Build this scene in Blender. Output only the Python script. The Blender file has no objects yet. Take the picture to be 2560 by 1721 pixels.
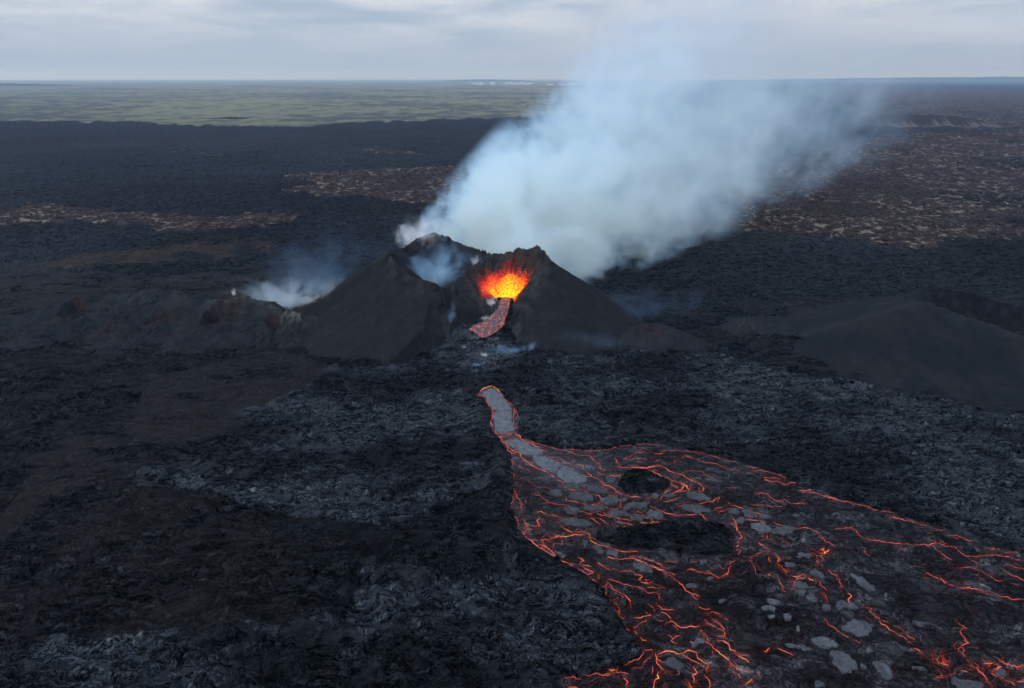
import bpy, bmesh, math, random
import numpy as np

# ------------------------------------------------------------------ camera / light / exposure
SC = bpy.context.scene
COL = SC.collection
R = math.radians
FPX, CXP, CYP = 2560 * 24 / 36.0, 1280.0, 860.5          # photograph pixels
PITCH = R(21.29)
CAM = (0.0, 0.0, 100.0)
cam = bpy.data.cameras.new("camera"); cam.lens = 24; cam.sensor_width = 36
cam.clip_start = 1.0; cam.clip_end = 120000
co = bpy.data.objects.new("camera", cam); COL.objects.link(co)
co.location = CAM; co.rotation_euler = (R(90) - PITCH, 0, 0)
SC.camera = co
SC.view_settings.view_transform = 'Standard'; SC.view_settings.look = 'None'
SC.view_settings.exposure = 0.0; SC.view_settings.gamma = 1.0
SC.cycles.use_denoising = True
SC.cycles.use_adaptive_sampling = True; SC.cycles.adaptive_threshold = 0.02
SC.cycles.max_bounces = 16; SC.cycles.diffuse_bounces = 2; SC.cycles.glossy_bounces = 2
SC.cycles.volume_bounces = 9; SC.cycles.transparent_max_bounces = 24
SC.cycles.volume_step_rate = 1.0; SC.cycles.volume_max_steps = 160
SC.cycles.sample_clamp_indirect = 4.0

SUN_EL, SUN_AZ = R(44), R(-118)                      # azimuth from +Y, clockwise; behind and left of the camera
w = bpy.data.worlds.new("World"); SC.world = w; w.use_nodes = True

def N(nt, t, **kw):
    n = nt.nodes.new(t)
    ins = kw.pop('i', {})
    for k, v in kw.items(): setattr(n, k, v)
    for k, v in ins.items():
        if hasattr(v, 'is_output') or isinstance(v, bpy.types.NodeSocket): nt.links.new(v, n.inputs[k])
        else: n.inputs[k].default_value = v
    return n
def M(nt, op, a, b=0.0, c=None, clamp=False):
    n = nt.nodes.new('ShaderNodeMath'); n.operation = op; n.use_clamp = clamp
    for k, v in enumerate((a, b) if c is None else (a, b, c)):
        if isinstance(v, bpy.types.NodeSocket): nt.links.new(v, n.inputs[k])
        else: n.inputs[k].default_value = v
    return n.outputs[0]
def VM(nt, op, a, b=None, scale=None):
    n = nt.nodes.new('ShaderNodeVectorMath'); n.operation = op
    for k, v in enumerate((a, b)):
        if v is None: continue
        if isinstance(v, bpy.types.NodeSocket): nt.links.new(v, n.inputs[k])
        else: n.inputs[k].default_value = v
    if scale is not None:
        if isinstance(scale, bpy.types.NodeSocket): nt.links.new(scale, n.inputs['Scale'])
        else: n.inputs['Scale'].default_value = scale
    return n.outputs['Vector']
def MR(nt, v, a, b, c=0.0, d=1.0, smooth=True):
    n = nt.nodes.new('ShaderNodeMapRange'); n.interpolation_type = 'SMOOTHSTEP' if smooth else 'LINEAR'
    nt.links.new(v, n.inputs['Value'])
    for k, x in zip(('From Min', 'From Max', 'To Min', 'To Max'), (a, b, c, d)): n.inputs[k].default_value = x
    return n.outputs['Result']
def MIX(nt, f, a, b, mode='MIX'):
    n = nt.nodes.new('ShaderNodeMix'); n.data_type = 'RGBA'; n.blend_type = mode
    for k, v in ((0, f), (6, a), (7, b)):
        if isinstance(v, bpy.types.NodeSocket): nt.links.new(v, n.inputs[k])
        else: n.inputs[k].default_value = v if k == 0 else (tuple(v) + (1,) if len(v) == 3 else v)
    return n.outputs[2]
def NOISE(nt, vec, scale, detail=4, rough=0.55, dist=0.0):
    n = N(nt, 'ShaderNodeTexNoise', i={'Vector': vec, 'Scale': scale, 'Detail': detail, 'Roughness': rough, 'Distortion': dist})
    return n.outputs['Fac']

nt = w.node_tree; nt.nodes.clear()
sky = N(nt, 'ShaderNodeTexSky'); sky.sky_type = 'NISHITA'; sky.sun_disc = False
sky.sun_elevation = SUN_EL; sky.sun_rotation = SUN_AZ; sky.altitude = 100; sky.dust_density = 2.0
tc = N(nt, 'ShaderNodeTexCoord')
sp = N(nt, 'ShaderNodeSeparateXYZ', i={0: tc.outputs['Generated']})
zc = M(nt, 'MAXIMUM', sp.outputs[2], 0.0)
zd = M(nt, 'ADD', zc, 0.10)
cv = N(nt, 'ShaderNodeCombineXYZ', i={0: M(nt, 'DIVIDE', sp.outputs[0], zd), 1: M(nt, 'DIVIDE', sp.outputs[1], zd), 2: 0.0}).outputs[0]
c1 = NOISE(nt, cv, 0.8, 8, 0.60, 0.3)
c2 = NOISE(nt, cv, 0.20, 2, 0.5)
cl = M(nt, 'ADD', M(nt, 'MULTIPLY', c1, 0.62), M(nt, 'MULTIPLY', c2, 0.55))
clf = MR(nt, cl, 0.45, 0.68)
cloud = MIX(nt, clf, (0.40, 0.51, 0.66), (0.90, 0.92, 0.95))
low = MR(nt, zc, 0.0, 0.13)
cloud = MIX(nt, low, (0.42, 0.52, 0.68), cloud)
# an overcast sky is brighter overhead than at the horizon
cloud = MIX(nt, 1.0, cloud, MIX(nt, MR(nt, zc, .18, .95), (1, 1, 1), (1.35, 1.5, 1.75)), 'MULTIPLY')
skyc = VM(nt, 'SCALE', sky.outputs[0], scale=0.10)
tot = MIX(nt, 0.86, skyc, cloud)
bg = N(nt, 'ShaderNodeBackground', i={0: tot, 1: 1.0})
# the whole background is the Nishita sky at 0.1 under a mostly closed cloud deck
N(nt, 'ShaderNodeOutputWorld', i={0: bg.outputs[0]})

sl = bpy.data.lights.new("sun", 'SUN'); sl.energy = 1.3; sl.angle = R(11); sl.color = (1.0, 0.985, 0.965)
so = bpy.data.objects.new("sun", sl); COL.objects.link(so)
so.rotation_euler = (R(90) - SUN_EL, 0, -SUN_AZ + math.pi) if False else (0, 0, 0)
from mathutils import Vector
sdir = Vector((math.sin(SUN_AZ) * math.cos(SUN_EL), math.cos(SUN_AZ) * math.cos(SUN_EL), math.sin(SUN_EL)))
so.rotation_euler = sdir.to_track_quat('Z', 'Y').to_euler()

# ------------------------------------------------------------------ helpers
CP, SPT = math.cos(PITCH), math.sin(PITCH)
def ray(px, py):
    """direction through a photograph pixel (source pixels)"""
    px = np.asarray(px, float); py = np.asarray(py, float)
    u = (px - CXP) / FPX; v = (py - CYP) / FPX
    return u, CP - v * SPT, -SPT - v * CP
def G(px, py, z=0.0):
    """point of the level z seen at a photograph pixel"""
    dx, dy, dz = ray(px, py)
    t = (z - CAM[2]) / dz
    return dx * t, dy * t
def V(*pts):
    """2333-wide view coordinates -> photograph pixels"""
    return [(x * 2560 / 2333.0, y * 2560 / 2333.0) for x, y in pts]
ORG = dict(A=(1160, 940), B=(1600, 1060), C=(2060, 1100), D=(1300, 1321), E=(1700, 1321), F=(2060, 1321))
def Z(r, *pts):
    ox, oy = ORG[r]
    return [(ox + x / 3.92, oy + y / 3.92) for x, y in pts]

_rs = np.random.RandomState(7)
_perm = _rs.permutation(4096).astype(np.int64)
_ga = _rs.rand(4096) * 2 * np.pi
_gx, _gy = np.cos(_ga).astype(np.float32), np.sin(_ga).astype(np.float32)
def pn(x, y, seed=0):
    xi = np.floor(x); yi = np.floor(y)
    fx = (x - xi).astype(np.float32); fy = (y - yi).astype(np.float32)
    xi = xi.astype(np.int64) + seed * 131; yi = yi.astype(np.int64) + seed * 71
    def g(ix, iy, ax, ay):
        h = _perm[(_perm[ix & 4095] + iy) & 4095]
        return _gx[h] * ax + _gy[h] * ay
    ux = fx * fx * fx * (fx * (fx * 6 - 15) + 10); uy = fy * fy * fy * (fy * (fy * 6 - 15) + 10)
    a = g(xi, yi, fx, fy); b = g(xi + 1, yi, fx - 1, fy)
    c = g(xi, yi + 1, fx, fy - 1); d = g(xi + 1, yi + 1, fx - 1, fy - 1)
    ab = a + ux * (b - a); cd = c + ux * (d - c)
    return (ab + uy * (cd - ab)) * 1.45
def fbm(x, y, seed=0, octv=4, gain=0.5):
    s = 0; a = 1; t = 0
    for k in range(octv):
        s = s + a * pn(x * 2 ** k, y * 2 ** k, seed + k); t += a; a *= gain
    return s / t
def sst(x, a, b):
    t = np.clip((x - a) / (b - a), 0, 1); return t * t * (3 - 2 * t)
def inpoly(x, y, poly):
    r = np.zeros(x.shape, bool)
    n = len(poly)
    for k in range(n):
        x0, y0 = poly[k]; x1, y1 = poly[(k + 1) % n]
        if y0 == y1: continue
        c = (y0 > y) != (y1 > y)
        r ^= c & (x < (x1 - x0) * (y - y0) / (y1 - y0) + x0)
    return r
def segd(x, y, poly, closed=False):
    d = np.full(x.shape, 1e9)
    n = len(poly)
    for k in range(n if closed else n - 1):
        x0, y0 = poly[k]; x1, y1 = poly[(k + 1) % n]
        vx, vy = x1 - x0, y1 - y0
        t = np.clip(((x - x0) * vx + (y - y0) * vy) / (vx * vx + vy * vy + 1e-9), 0, 1)
        d = np.minimum(d, (x - x0 - t * vx) ** 2 + (y - y0 - t * vy) ** 2)
    return np.sqrt(d)
def tent(x, y, pts, slope, bell, bl):
    """highest of the slopes that fall away from a crest line given as (x, y, z)"""
    z = np.full(x.shape, -1e3)
    for k in range(len(pts) - 1):
        x0, y0, z0 = pts[k]; x1, y1, z1 = pts[k + 1]
        vx, vy = x1 - x0, y1 - y0
        t = np.clip(((x - x0) * vx + (y - y0) * vy) / (vx * vx + vy * vy + 1e-9), 0, 1)
        d = np.sqrt((x - x0 - t * vx) ** 2 + (y - y0 - t * vy) ** 2)
        z = np.maximum(z, z0 + t * (z1 - z0) - slope * d - bell * (1 - np.exp(-d / bl)))
    return z
def gpoly(pix, z=0.0):
    return [tuple(float(c) for c in G(px, py, z)) for px, py in pix]

def new_mesh(name, co_, faces, mats, parent=None, smooth=True):
    me = bpy.data.meshes.new(name)
    co_ = np.asarray(co_, np.float32); faces = np.asarray(faces, np.int32)
    k = faces.shape[1]
    me.vertices.add(len(co_)); me.vertices.foreach_set('co', co_.ravel())
    me.loops.add(faces.size); me.loops.foreach_set('vertex_index', faces.ravel())
    me.polygons.add(len(faces)); me.polygons.foreach_set('loop_start', np.arange(0, faces.size, k, dtype=np.int32))
    me.update(calc_edges=True)
    if not smooth: me.shade_flat()
    me.materials.append(mats)
    o = bpy.data.objects.new(name, me); COL.objects.link(o)
    if parent is not None: o.parent = parent
    return o
def attr(o, name, val):
    val = np.asarray(val, np.float32)
    if val.ndim == 2:
        a = o.data.attributes.new(name, 'FLOAT_COLOR', 'POINT')
        c = np.ones((len(val), 4), np.float32); c[:, :3] = val
        a.data.foreach_set('color', c.ravel())
    else:
        a = o.data.attributes.new(name, 'FLOAT', 'POINT'); a.data.foreach_set('value', val)
def grid_obj(name, X, Y, Zv, mat, mask=None, attrs=None, parent=None):
    nr, nc = X.shape
    idx = np.arange(nr * nc).reshape(nr, nc)
    f = np.stack([idx[:-1, :-1], idx[:-1, 1:], idx[1:, 1:], idx[1:, :-1]], -1).reshape(-1, 4)
    co_ = np.stack([X.ravel(), Y.ravel(), Zv.ravel()], -1)
    attrs = {k: (v.reshape(-1, 3) if v.ndim == 3 else v.ravel()) for k, v in (attrs or {}).items()}
    if mask is not None:
        mk = mask.ravel()
        f = f[mk[f].all(1)]
        used = np.zeros(nr * nc, bool); used[f.ravel()] = True
        remap = np.cumsum(used) - 1
        f = remap[f]; co_ = co_[used]; attrs = {k: v[used] for k, v in attrs.items()}
    # keep the face winding upward
    a = co_[f[0]]
    nz = np.cross(a[1] - a[0], a[3] - a[0])[2]
    if nz < 0: f = f[:, ::-1]
    o = new_mesh(name, co_, f, mat, parent)
    for k, v in attrs.items(): attr(o, k, v)
    return o
def tag(o, label=None, cat=None, group=None, kind=None):
    if label: o['label'] = label
    if cat: o['category'] = cat
    if group: o['group'] = group
    if kind: o['kind'] = kind
    return o
def empty(name, loc=(0, 0, 0)):
    o = bpy.data.objects.new(name, None); COL.objects.link(o); o.location = loc; return o
def keep_parent(o, p):
    o.parent = p; o.matrix_parent_inverse = p.matrix_world.inverted() if False else __import__('mathutils').Matrix.Translation(-p.location)

def mat(name):
    m = bpy.data.materials.new(name); m.use_nodes = True; m.node_tree.nodes.clear(); return m, m.node_tree
def obj_coords(nt):
    return N(nt, 'ShaderNodeNewGeometry').outputs['Position']
def sep(nt, c):
    return N(nt, 'ShaderNodeSeparateXYZ', i={0: c}).outputs

# ------------------------------------------------------------------ outlines read off the photograph, put on the ground
FLOW = (Z('A', (155, 150), (200, 110), (265, 92), (320, 118), (350, 150), (430, 250), (530, 350), (545, 430), (530, 525), (555, 600), (640, 625),
          (740, 665), (830, 690), (950, 712), (1120, 722), (1300, 720), (1450, 705), (1600, 680), (1750, 662), (1900, 668))
        + Z('B', (380, 235), (560, 255), (700, 290), (940, 355), (1140, 415), (1320, 480), (1560, 585), (1680, 640), (1850, 690), (1960, 735))
        + Z('C', (270, 605), (520, 680), (700, 705), (1020, 800), (1200, 860), (1450, 965), (1650, 1050), (1960, 1110), (2600, 1250), (3300, 1500))
        + [(3200, 1800), (3000, 2100), (1400, 2100)]
        + Z('D', (250, 1850), (330, 1640), (350, 1560), (430, 1470), (640, 1420), (1030, 1320), (1160, 1250), (1180, 1190), (1110, 1120), (1090, 1060), (1010, 960), (950, 850),
            (880, 730), (840, 650), (780, 570), (680, 490), (540, 400), (400, 320), (290, 260), (150, 165), (20, 30))
        + Z('A', (590, 1568), (530, 1510), (490, 1390), (455, 1290), (475, 1180), (485, 1080), (488, 980), (465, 900), (465, 830), (455, 765), (370, 690),
            (350, 600), (305, 560), (265, 510), (250, 450), (280, 390), (270, 340), (230, 270), (205, 220), (115, 195)))
FLOWW = gpoly(FLOW)
ISL1 = gpoly(Z('A', (1495, 1020), (1545, 960), (1600, 920), (1700, 905), (1830, 925)) + Z('B', (200, 510), (300, 555), (330, 610), (270, 650), (130, 685), (0, 700))
             + Z('A', (1640, 1175), (1540, 1140), (1480, 1090)))
ISL2 = gpoly([(1100 + x / 2.592, 900 + y / 2.592) for x, y in ((975, 1130), (1030, 1090), (1200, 1075), (1350, 1050), (1500, 1040), (1700, 1038), (1800, 1050), (1880, 1080),
             (1930, 1150), (1920, 1230), (1880, 1270), (1750, 1290), (1560, 1265), (1400, 1240), (1250, 1225), (1100, 1200), (1010, 1180))])
FRESH_L = gpoly(V((1120, 735), (1020, 750), (960, 810), (900, 838), (850, 842), (790, 838), (755, 850), (770, 862), (700, 895), (640, 920), (545, 943), (585, 962), (520, 990), (440, 1020),
                  (380, 1050), (300, 1080), (330, 1110), (500, 1130), (620, 1150), (760, 1190), (900, 1230), (820, 1330), (790, 1400), (700, 1420), (560, 1430), (400, 1460), (230, 1440),
                  (100, 1410), (30, 1450), (-300, 1500), (-300, 2200), (1700, 2200), (3000, 2000), (3600, 1200), (2700, 980), (2333, 930), (2100, 905), (1950, 880), (1800, 850), (1600, 810), (1440, 800), (1300, 812), (1180, 795)))
TEPH = [gpoly(V(*p)) for p in (
    ((330, 860), (560, 815), (640, 800), (800, 850), (770, 870), (690, 905), (545, 945), (600, 970), (450, 1010), (330, 1000), (340, 930)),
    ((20, 1020), (150, 990), (330, 990), (420, 1020), (300, 1080), (100, 1120), (60, 1200), (0, 1200)),
    ((300, 640), (600, 600), (700, 580), (760, 640), (680, 700), (500, 690)),
    ((0, 590), (250, 620), (330, 680), (100, 740), (0, 740)),
    ((1880, 720), (2000, 690), (2333, 700), (2450, 720), (2450, 940), (2100, 905), (1900, 870)))]
RUST = [gpoly(V(*p)) for p in (
    ((640, 400), (760, 390), (900, 384), (1060, 378), (1200, 380), (1200, 480), (980, 470), (860, 450), (700, 443), (640, 430), (740, 418)),
    ((-200, 470), (0, 482), (100, 465), (250, 480), (400, 488), (480, 497), (560, 487), (690, 487), (640, 512), (560, 520), (420, 526), (330, 516), (200, 508), (0, 512), (-200, 520)),
    ((810, 342), (850, 336), (960, 350), (900, 352)), ((400, 340), (430, 337), (430, 344)), ((420, 352), (520, 352), (500, 356)),
    ((1530, 520), (1620, 460), (1700, 400), (1900, 330), (2100, 300), (2333, 300), (2700, 300), (2700, 560), (2333, 545), (2180, 545), (2130, 565), (2000, 560), (1900, 535), (1800, 530), (1700, 525), (1620, 535)),
    ((1900, 200), (2700, 210), (2700, 300), (2000, 290)))]
OCHRE = [gpoly(V(*p)) for p in (((70, 600), (250, 575), (420, 560), (600, 545), (625, 575), (500, 590), (300, 600), (130, 615)),)]
DARKP = [gpoly(V(*p)) for p in (
    ((600, 462), (700, 447), (850, 452), (980, 468), (960, 490), (800, 490), (680, 480)),
    ((2120, 440), (2200, 436), (2333, 443), (2600, 440), (2600, 480), (2333, 478), (2200, 465)),
    ((2220, 362), (2333, 358), (2500, 356), (2500, 395), (2333, 392), (2240, 380)),
    ((2270, 497), (2333, 496), (2450, 500), (2450, 512), (2300, 508)),
    ((2150, 560), (2180, 545), (2333, 540), (2600, 545), (2600, 590), (2333, 585)),
    ((550, 1150), (900, 1200), (1150, 1100), (1160, 1300), (850, 1290), (700, 1300)),)]  # last outline: cloud shadow on the foreground, painted as dark albedo

# ------------------------------------------------------------------ base shapes
CHY = np.array([205., 218, 232, 244, 250, 256, 262, 266, 270, 276, 283])
CHX = np.array([-5., -5, -2, -9, -12.5, -11.5, -10, -5, -3, -2.5, -3])
CHZ = np.array([0., 0.3, 1.6, 3.6, 4.7, 6.0, 8.0, 9.6, 11.4, 12.4, 12.6])
CHW = np.array([90., 80, 46, 23, 14, 12, 9, 5, 3.4, 3.0, 4.0])
def chan(y):
    return np.interp(y, CHY, CHX), np.interp(y, CHY, CHZ), np.interp(y, CHY, CHW)
def apron(x, y):
    xc, z, _ = chan(y)
    wd = np.interp(y, [215, 232, 245, 256, 266], [34., 30, 20, 16, 13])
    return z * np.exp(-0.5 * ((x - xc) / wd) ** 2) * (1 - sst(y, 276, 300))

L_ = [(-53, 287, 31.8), (-49.5, 279, 25.8), (-43, 274, 23.8), (-38, 271, 23.0), (-32, 268, 23.3), (-28.5, 265, 20.5), (-26, 259, 14), (-24.5, 252, 7.5)]
BK = [(-53, 287, 31.8), (-54, 300, 27.5), (-50, 312, 27.4), (-45, 319, 29.2), (-40, 324, 31.2), (-36, 324, 30.8), (-25, 320, 27.6), (-14, 313, 25.2), (-8, 303, 25.6)]
MD = [(-8, 303, 25.6), (-14, 294, 24.6), (-19, 286, 23.4), (-24, 279, 20.5), (-25, 273, 16.5)]
ES = [(-8, 303, 25.6), (-3, 300, 27.2), (2, 297, 29.4), (6, 293, 32.3), (11, 290, 32.8), (15, 286, 30.0), (12.5, 279, 22.5), (7, 271, 17), (2.5, 262, 11), (2.0, 254, 6.5)]
def cone_base(x, y):
    z = tent(x, y, L_, 0.52, 3.4, 6.0)
    z = np.maximum(z, tent(x, y, BK, 0.63, 4.0, 5.0))
    z = np.maximum(z, tent(x, y, MD, 0.75, 3.0, 5.0))
    z = np.maximum(z, tent(x, y, ES, 0.60, 4.4, 5.0))
    crest = np.minimum.reduce([segd(x, y, [p[:2] for p in l]) for l in (L_, BK, MD, ES)])
    return z, crest
def ewarp(x, y, a, lam, seed):
    return x + a * pn(x / lam, y / lam, seed), y + a * pn(x / lam, y / lam, seed + 9)
def cone_h(x, y):
    z, crest = cone_base(x, y)
    # rocky welded rim, smooth cinder slopes below it
    rk = np.exp(-crest / 5.0)
    wx, wy = ewarp(x, y, 1.5, 6, 40)
    z = z + rk * (0.8 * (np.abs(pn(wx / 5, wy / 5, 11)) * 2 - .6) + 0.8 * (np.abs(pn(wx / 2.0, wy / 2.0, 12)) * 2 - .6) + .35 * pn(wx / .9, wy / .9, 15))
    z = z + (1 - rk) * (0.5 * pn(x / 18, y / 18, 13) + 0.16 * pn(x / 3, y / 3, 14) + 0.10 * pn(x / 1.1, y / 1.1, 16) + .35 * (np.abs(pn(x / 7, y / 7, 18)) - .3))
    rad = np.arctan2(y - 292, x + 20)
    z = z + 0.35 * pn(rad * 16 + 50, crest / 30, 17) * sst(crest, 3, 14)
    # main crater
    wx, wy = ewarp(x, y, 2.5, 9, 20)
    d = np.hypot((wx + 33) / 1.0, (wy - 300) / 1.15)
    cr = 7 + 1.75 * np.maximum(0, d - 7.5) + .8 * np.abs(pn(x / 3.5, y / 3.5, 21)) * sst(d, 7, 10)
    z = np.minimum(z, cr)
    # gully between the left flank and the inner mound, drained to the front
    gx = np.interp(y, [250, 262, 272, 284], [-21., -24, -27.5, -30.])
    gz = np.interp(y, [250, 262, 272, 284], [4.5, 9., 19.2, 16.])
    g = gz + 2.0 * np.maximum(0, np.abs(x - gx + .8 * pn(y / 4, y * 0, 35)) - 0.5) + (y > 290) * 50 + (y < 248) * 50
    z = np.minimum(z, np.where(np.abs(x - gx) < 6, g, 99))
    # lava vent bowl
    wx, wy = ewarp(x, y, 1.6, 5, 30)
    d = np.hypot((wx + 3.2) / 1.12, wy - 284)
    bowl = 12.6 + 1.2 * np.clip(d - 4.6, 0, 6.2) + 4.5 * np.maximum(0, d - 10.8) + .5 * (np.abs(pn(x / 2.2, y / 2.2, 31)) * 2 - .5) * sst(d, 4, 7)
    inb = sst(-z + bowl, -0.3, .6)
    z = np.minimum(z, bowl)
    # breach
    xc, zc_, wc = chan(y)
    wl = np.where(y > 262, zc_ - 0.9, apron(x, y) - 1.3) + 1.25 * np.maximum(0, np.abs(x + 1.0 * pn(y / 3, x / 6, 33) - xc) - wc) + .3 * pn(x / 1.5, y / 1.5, 34)
    z = np.where(y < 282, np.minimum(z, wl), z)
    hot = (1 - inb) * 1.0
    return z, crest, np.hypot(x + 3.2, y - 284)

def hit(px, py, H, z0=0.0):
    """where the view through a photograph pixel meets the height function H"""
    dx, dy, dz = ray(px, py)
    t = np.full(np.shape(px), 150.0) if np.ndim(px) else 150.0
    ts = np.arange(120, 420, 0.5)
    zz = CAM[2] + dz * ts; hh = H(dx * ts, dy * ts)
    k = np.argmax(zz <= hh)
    t = ts[k]
    return dx * t, dy * t, CAM[2] + dz * t

# relief of the fresh lava: rounded lobes with sharp creases between them, faded where the sheet gets too coarse
def lava_relief(x, y, cell):
    def fd(lam): return np.clip(1.6 - cell * 1.1 / lam * 1.2, 0.25, 1)
    wx, wy = ewarp(x, y, 5.0, 16, 50)
    wx, wy = ewarp(wx, wy, 1.3, 4, 52)
    z = 1.1 * pn(x / 70, y / 55, 1) + 0.7 * pn(x / 26, y / 20, 2)
    z = z + 1.9 * (np.sqrt(np.abs(pn(wx / 15, wy / 8, 3)) + .002) - .45) * fd(9)
    z = z + 1.0 * (np.sqrt(np.abs(pn(wx / 5.4, wy / 3.0, 4)) + .002) - .45) * fd(3.5)
    z = z + 0.5 * (np.sqrt(np.abs(pn(wx / 2.2, wy / 1.3, 5)) + .004) - .45) * fd(1.4)
    z = z + 0.18 * pn(wx / 0.9, wy / 0.6, 6) * fd(.7)
    return z

# ------------------------------------------------------------------ materials of the land
def lava_rock(name, plates=False):
    m, nt = mat(name)
    P = obj_coords(nt)
    alb = N(nt, 'ShaderNodeAttribute', attribute_name='alb').outputs['Color']
    zo = N(nt, 'ShaderNodeSeparateColor', i={0: N(nt, 'ShaderNodeAttribute', attribute_name='zone').outputs['Color']}).outputs
    rough_z, speck_z, moss_z = zo[0], zo[1], zo[2]
    w1 = NOISE(nt, P, 0.22, 3, 0.6)
    wv = N(nt, 'ShaderNodeTexNoise', i={'Vector': P, 'Scale': 0.18, 'Detail': 3.0})
    wp = VM(nt, 'ADD', P, VM(nt, 'SCALE', VM(nt, 'SUBTRACT', wv.outputs['Color'], (0.5, 0.5, 0.5)), scale=9.0))
    st = VM(nt, 'MULTIPLY', wp, (0.62, 1.0, 0.3))
    n_big = NOISE(nt, st, 0.33, 6, 0.62, 0.4)
    n_mid = NOISE(nt, st, 1.3, 5, 0.65, 0.8)
    n_fin = NOISE(nt, P, 6.0, 3, 0.6)
    vor = N(nt, 'ShaderNodeTexVoronoi', feature='DISTANCE_TO_EDGE', i={'Vector': st, 'Scale': 0.55})
    crk = MR(nt, vor.outputs['Distance'], 0.0, 0.055)
    vor2 = N(nt, 'ShaderNodeTexVoronoi', feature='DISTANCE_TO_EDGE', i={'Vector': VM(nt, 'ADD', st, VM(nt, 'SCALE', wv.outputs['Color'], scale=1.5)), 'Scale': 1.7})
    crk2 = MR(nt, vor2.outputs['Distance'], 0.0, 0.09)
    vc = N(nt, 'ShaderNodeTexVoronoi', feature='F1', i={'Vector': st, 'Scale': 0.55})
    cellv = N(nt, 'ShaderNodeSeparateColor', i={0: vc.outputs['Color']}).outputs[0]
    wav = N(nt, 'ShaderNodeTexWave', wave_type='BANDS', bands_direction='Y', i={'Vector': wp, 'Scale': 0.9, 'Distortion': 6.0, 'Detail': 3.0, 'Detail Scale': 1.2}).outputs['Fac']
    # albedo variation: glassy grey plates, dark clinker; cracks painted black for crevice shade
    var = M(nt, 'ADD', M(nt, 'MULTIPLY', MR(nt, n_big, 0.32, 0.68), 0.8), 0.45)
    var = M(nt, 'MULTIPLY', var, M(nt, 'ADD', 0.62, M(nt, 'MULTIPLY', n_mid, 0.76)))
    var = M(nt, 'MULTIPLY', var, M(nt, 'ADD', 0.72, M(nt, 'MULTIPLY', cellv, 0.56)))
    var = M(nt, 'MULTIPLY', var, M(nt, 'ADD', 0.25, M(nt, 'MULTIPLY', crk, 0.75)))
    var = M(nt, 'MULTIPLY', var, M(nt, 'ADD', 0.45, M(nt, 'MULTIPLY', crk2, 0.55)))
    dash = NOISE(nt, VM(nt, 'MULTIPLY', wp, (0.45, 1.0, .5)), 1.5, 5, 0.68, 1.2)
    dsh = MR(nt, dash, .42, .56)
    var = M(nt, 'MULTIPLY', var, M(nt, 'ADD', .12, M(nt, 'MULTIPLY', dsh, 1.35)))
    fold = N(nt, 'ShaderNodeTexWave', wave_type='BANDS', bands_direction='Y', i={'Vector': VM(nt, 'MULTIPLY', wp, (.8, 1, .3)), 'Scale': 0.10, 'Distortion': 9.0, 'Detail': 4.0, 'Detail Scale': 0.9, 'Detail Roughness': .6}).outputs['Fac']
    var = M(nt, 'MULTIPLY', var, M(nt, 'ADD', .62, M(nt, 'MULTIPLY', fold, .76)))
    pm = MR(nt, NOISE(nt, wp, .17, 4, .6, .4), .53, .60)
    var = N(nt, 'ShaderNodeMix', data_type='FLOAT', i={0: M(nt, 'MULTIPLY', pm, .75), 2: var, 3: M(nt, 'MULTIPLY', M(nt, 'ADD', .45, M(nt, 'MULTIPLY', crk, .6)), M(nt, 'ADD', .6, M(nt, 'MULTIPLY', n_mid, .7)))}).outputs[0]
    if plates:
        pv_ = N(nt, 'ShaderNodeTexVoronoi', feature='F1', i={'Vector': st, 'Scale': 0.27})
        pe = N(nt, 'ShaderNodeTexVoronoi', feature='DISTANCE_TO_EDGE', i={'Vector': st, 'Scale': 0.27})
        pc = N(nt, 'ShaderNodeSeparateColor', i={0: pv_.outputs['Color']}).outputs[1]
        var = M(nt, 'MULTIPLY', var, M(nt, 'ADD', .65, M(nt, 'MULTIPLY', MR(nt, pc, .35, .95), .95)))
        var = M(nt, 'MULTIPLY', var, M(nt, 'ADD', .3, M(nt, 'MULTIPLY', MR(nt, pe.outputs['Distance'], 0.0, .05), .7)))
    soft = M(nt, 'ADD', 0.8, M(nt, 'MULTIPLY', MR(nt, n_mid, 0.3, 0.7), 0.4))
    vmix = N(nt, 'ShaderNodeMix', data_type='FLOAT', i={0: rough_z, 2: soft, 3: var}).outputs[0]
    colr = VM(nt, 'SCALE', alb, scale=M(nt, 'MULTIPLY', vmix, .56))
    # pale moss and dust streaks on the old rusty lava
    sv = VM(nt, 'MULTIPLY', P, (1.0, 0.8, 0.0))
    s1 = NOISE(nt, sv, 0.11, 5, 0.75); s2 = NOISE(nt, sv, 0.012, 3, 0.6)
    spk = M(nt, 'MULTIPLY', MR(nt, s1, 0.535, 0.60), MR(nt, s2, 0.40, 0.56))
    spk = M(nt, 'MULTIPLY', spk, speck_z)
    colr = MIX(nt, M(nt, 'MULTIPLY', spk, 0.8), colr, (0.34, 0.28, 0.22))
    # far moss heath
    m1 = NOISE(nt, VM(nt, 'MULTIPLY', P, (1.5, 1.0, 0)), 0.0085, 8, 0.68); m2 = NOISE(nt, VM(nt, 'MULTIPLY', P, (1.2, 1.0, 0)), 0.0011, 4, 0.6)
    mf = MR(nt, M(nt, 'ADD', M(nt, 'MULTIPLY', m1, 0.6), M(nt, 'MULTIPLY', m2, 0.5)), 0.49, 0.60)
    colr = MIX(nt, moss_z, colr, MIX(nt, mf, (0.072, 0.083, 0.080), (0.195, 0.20, 0.128)))
    hgt = M(nt, 'ADD', M(nt, 'MULTIPLY', n_big, 1.6), M(nt, 'MULTIPLY', n_mid, 0.8))
    hgt = M(nt, 'ADD', hgt, M(nt, 'MULTIPLY', crk, 0.22))
    hgt = M(nt, 'ADD', hgt, M(nt, 'MULTIPLY', crk2, 0.10))
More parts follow.
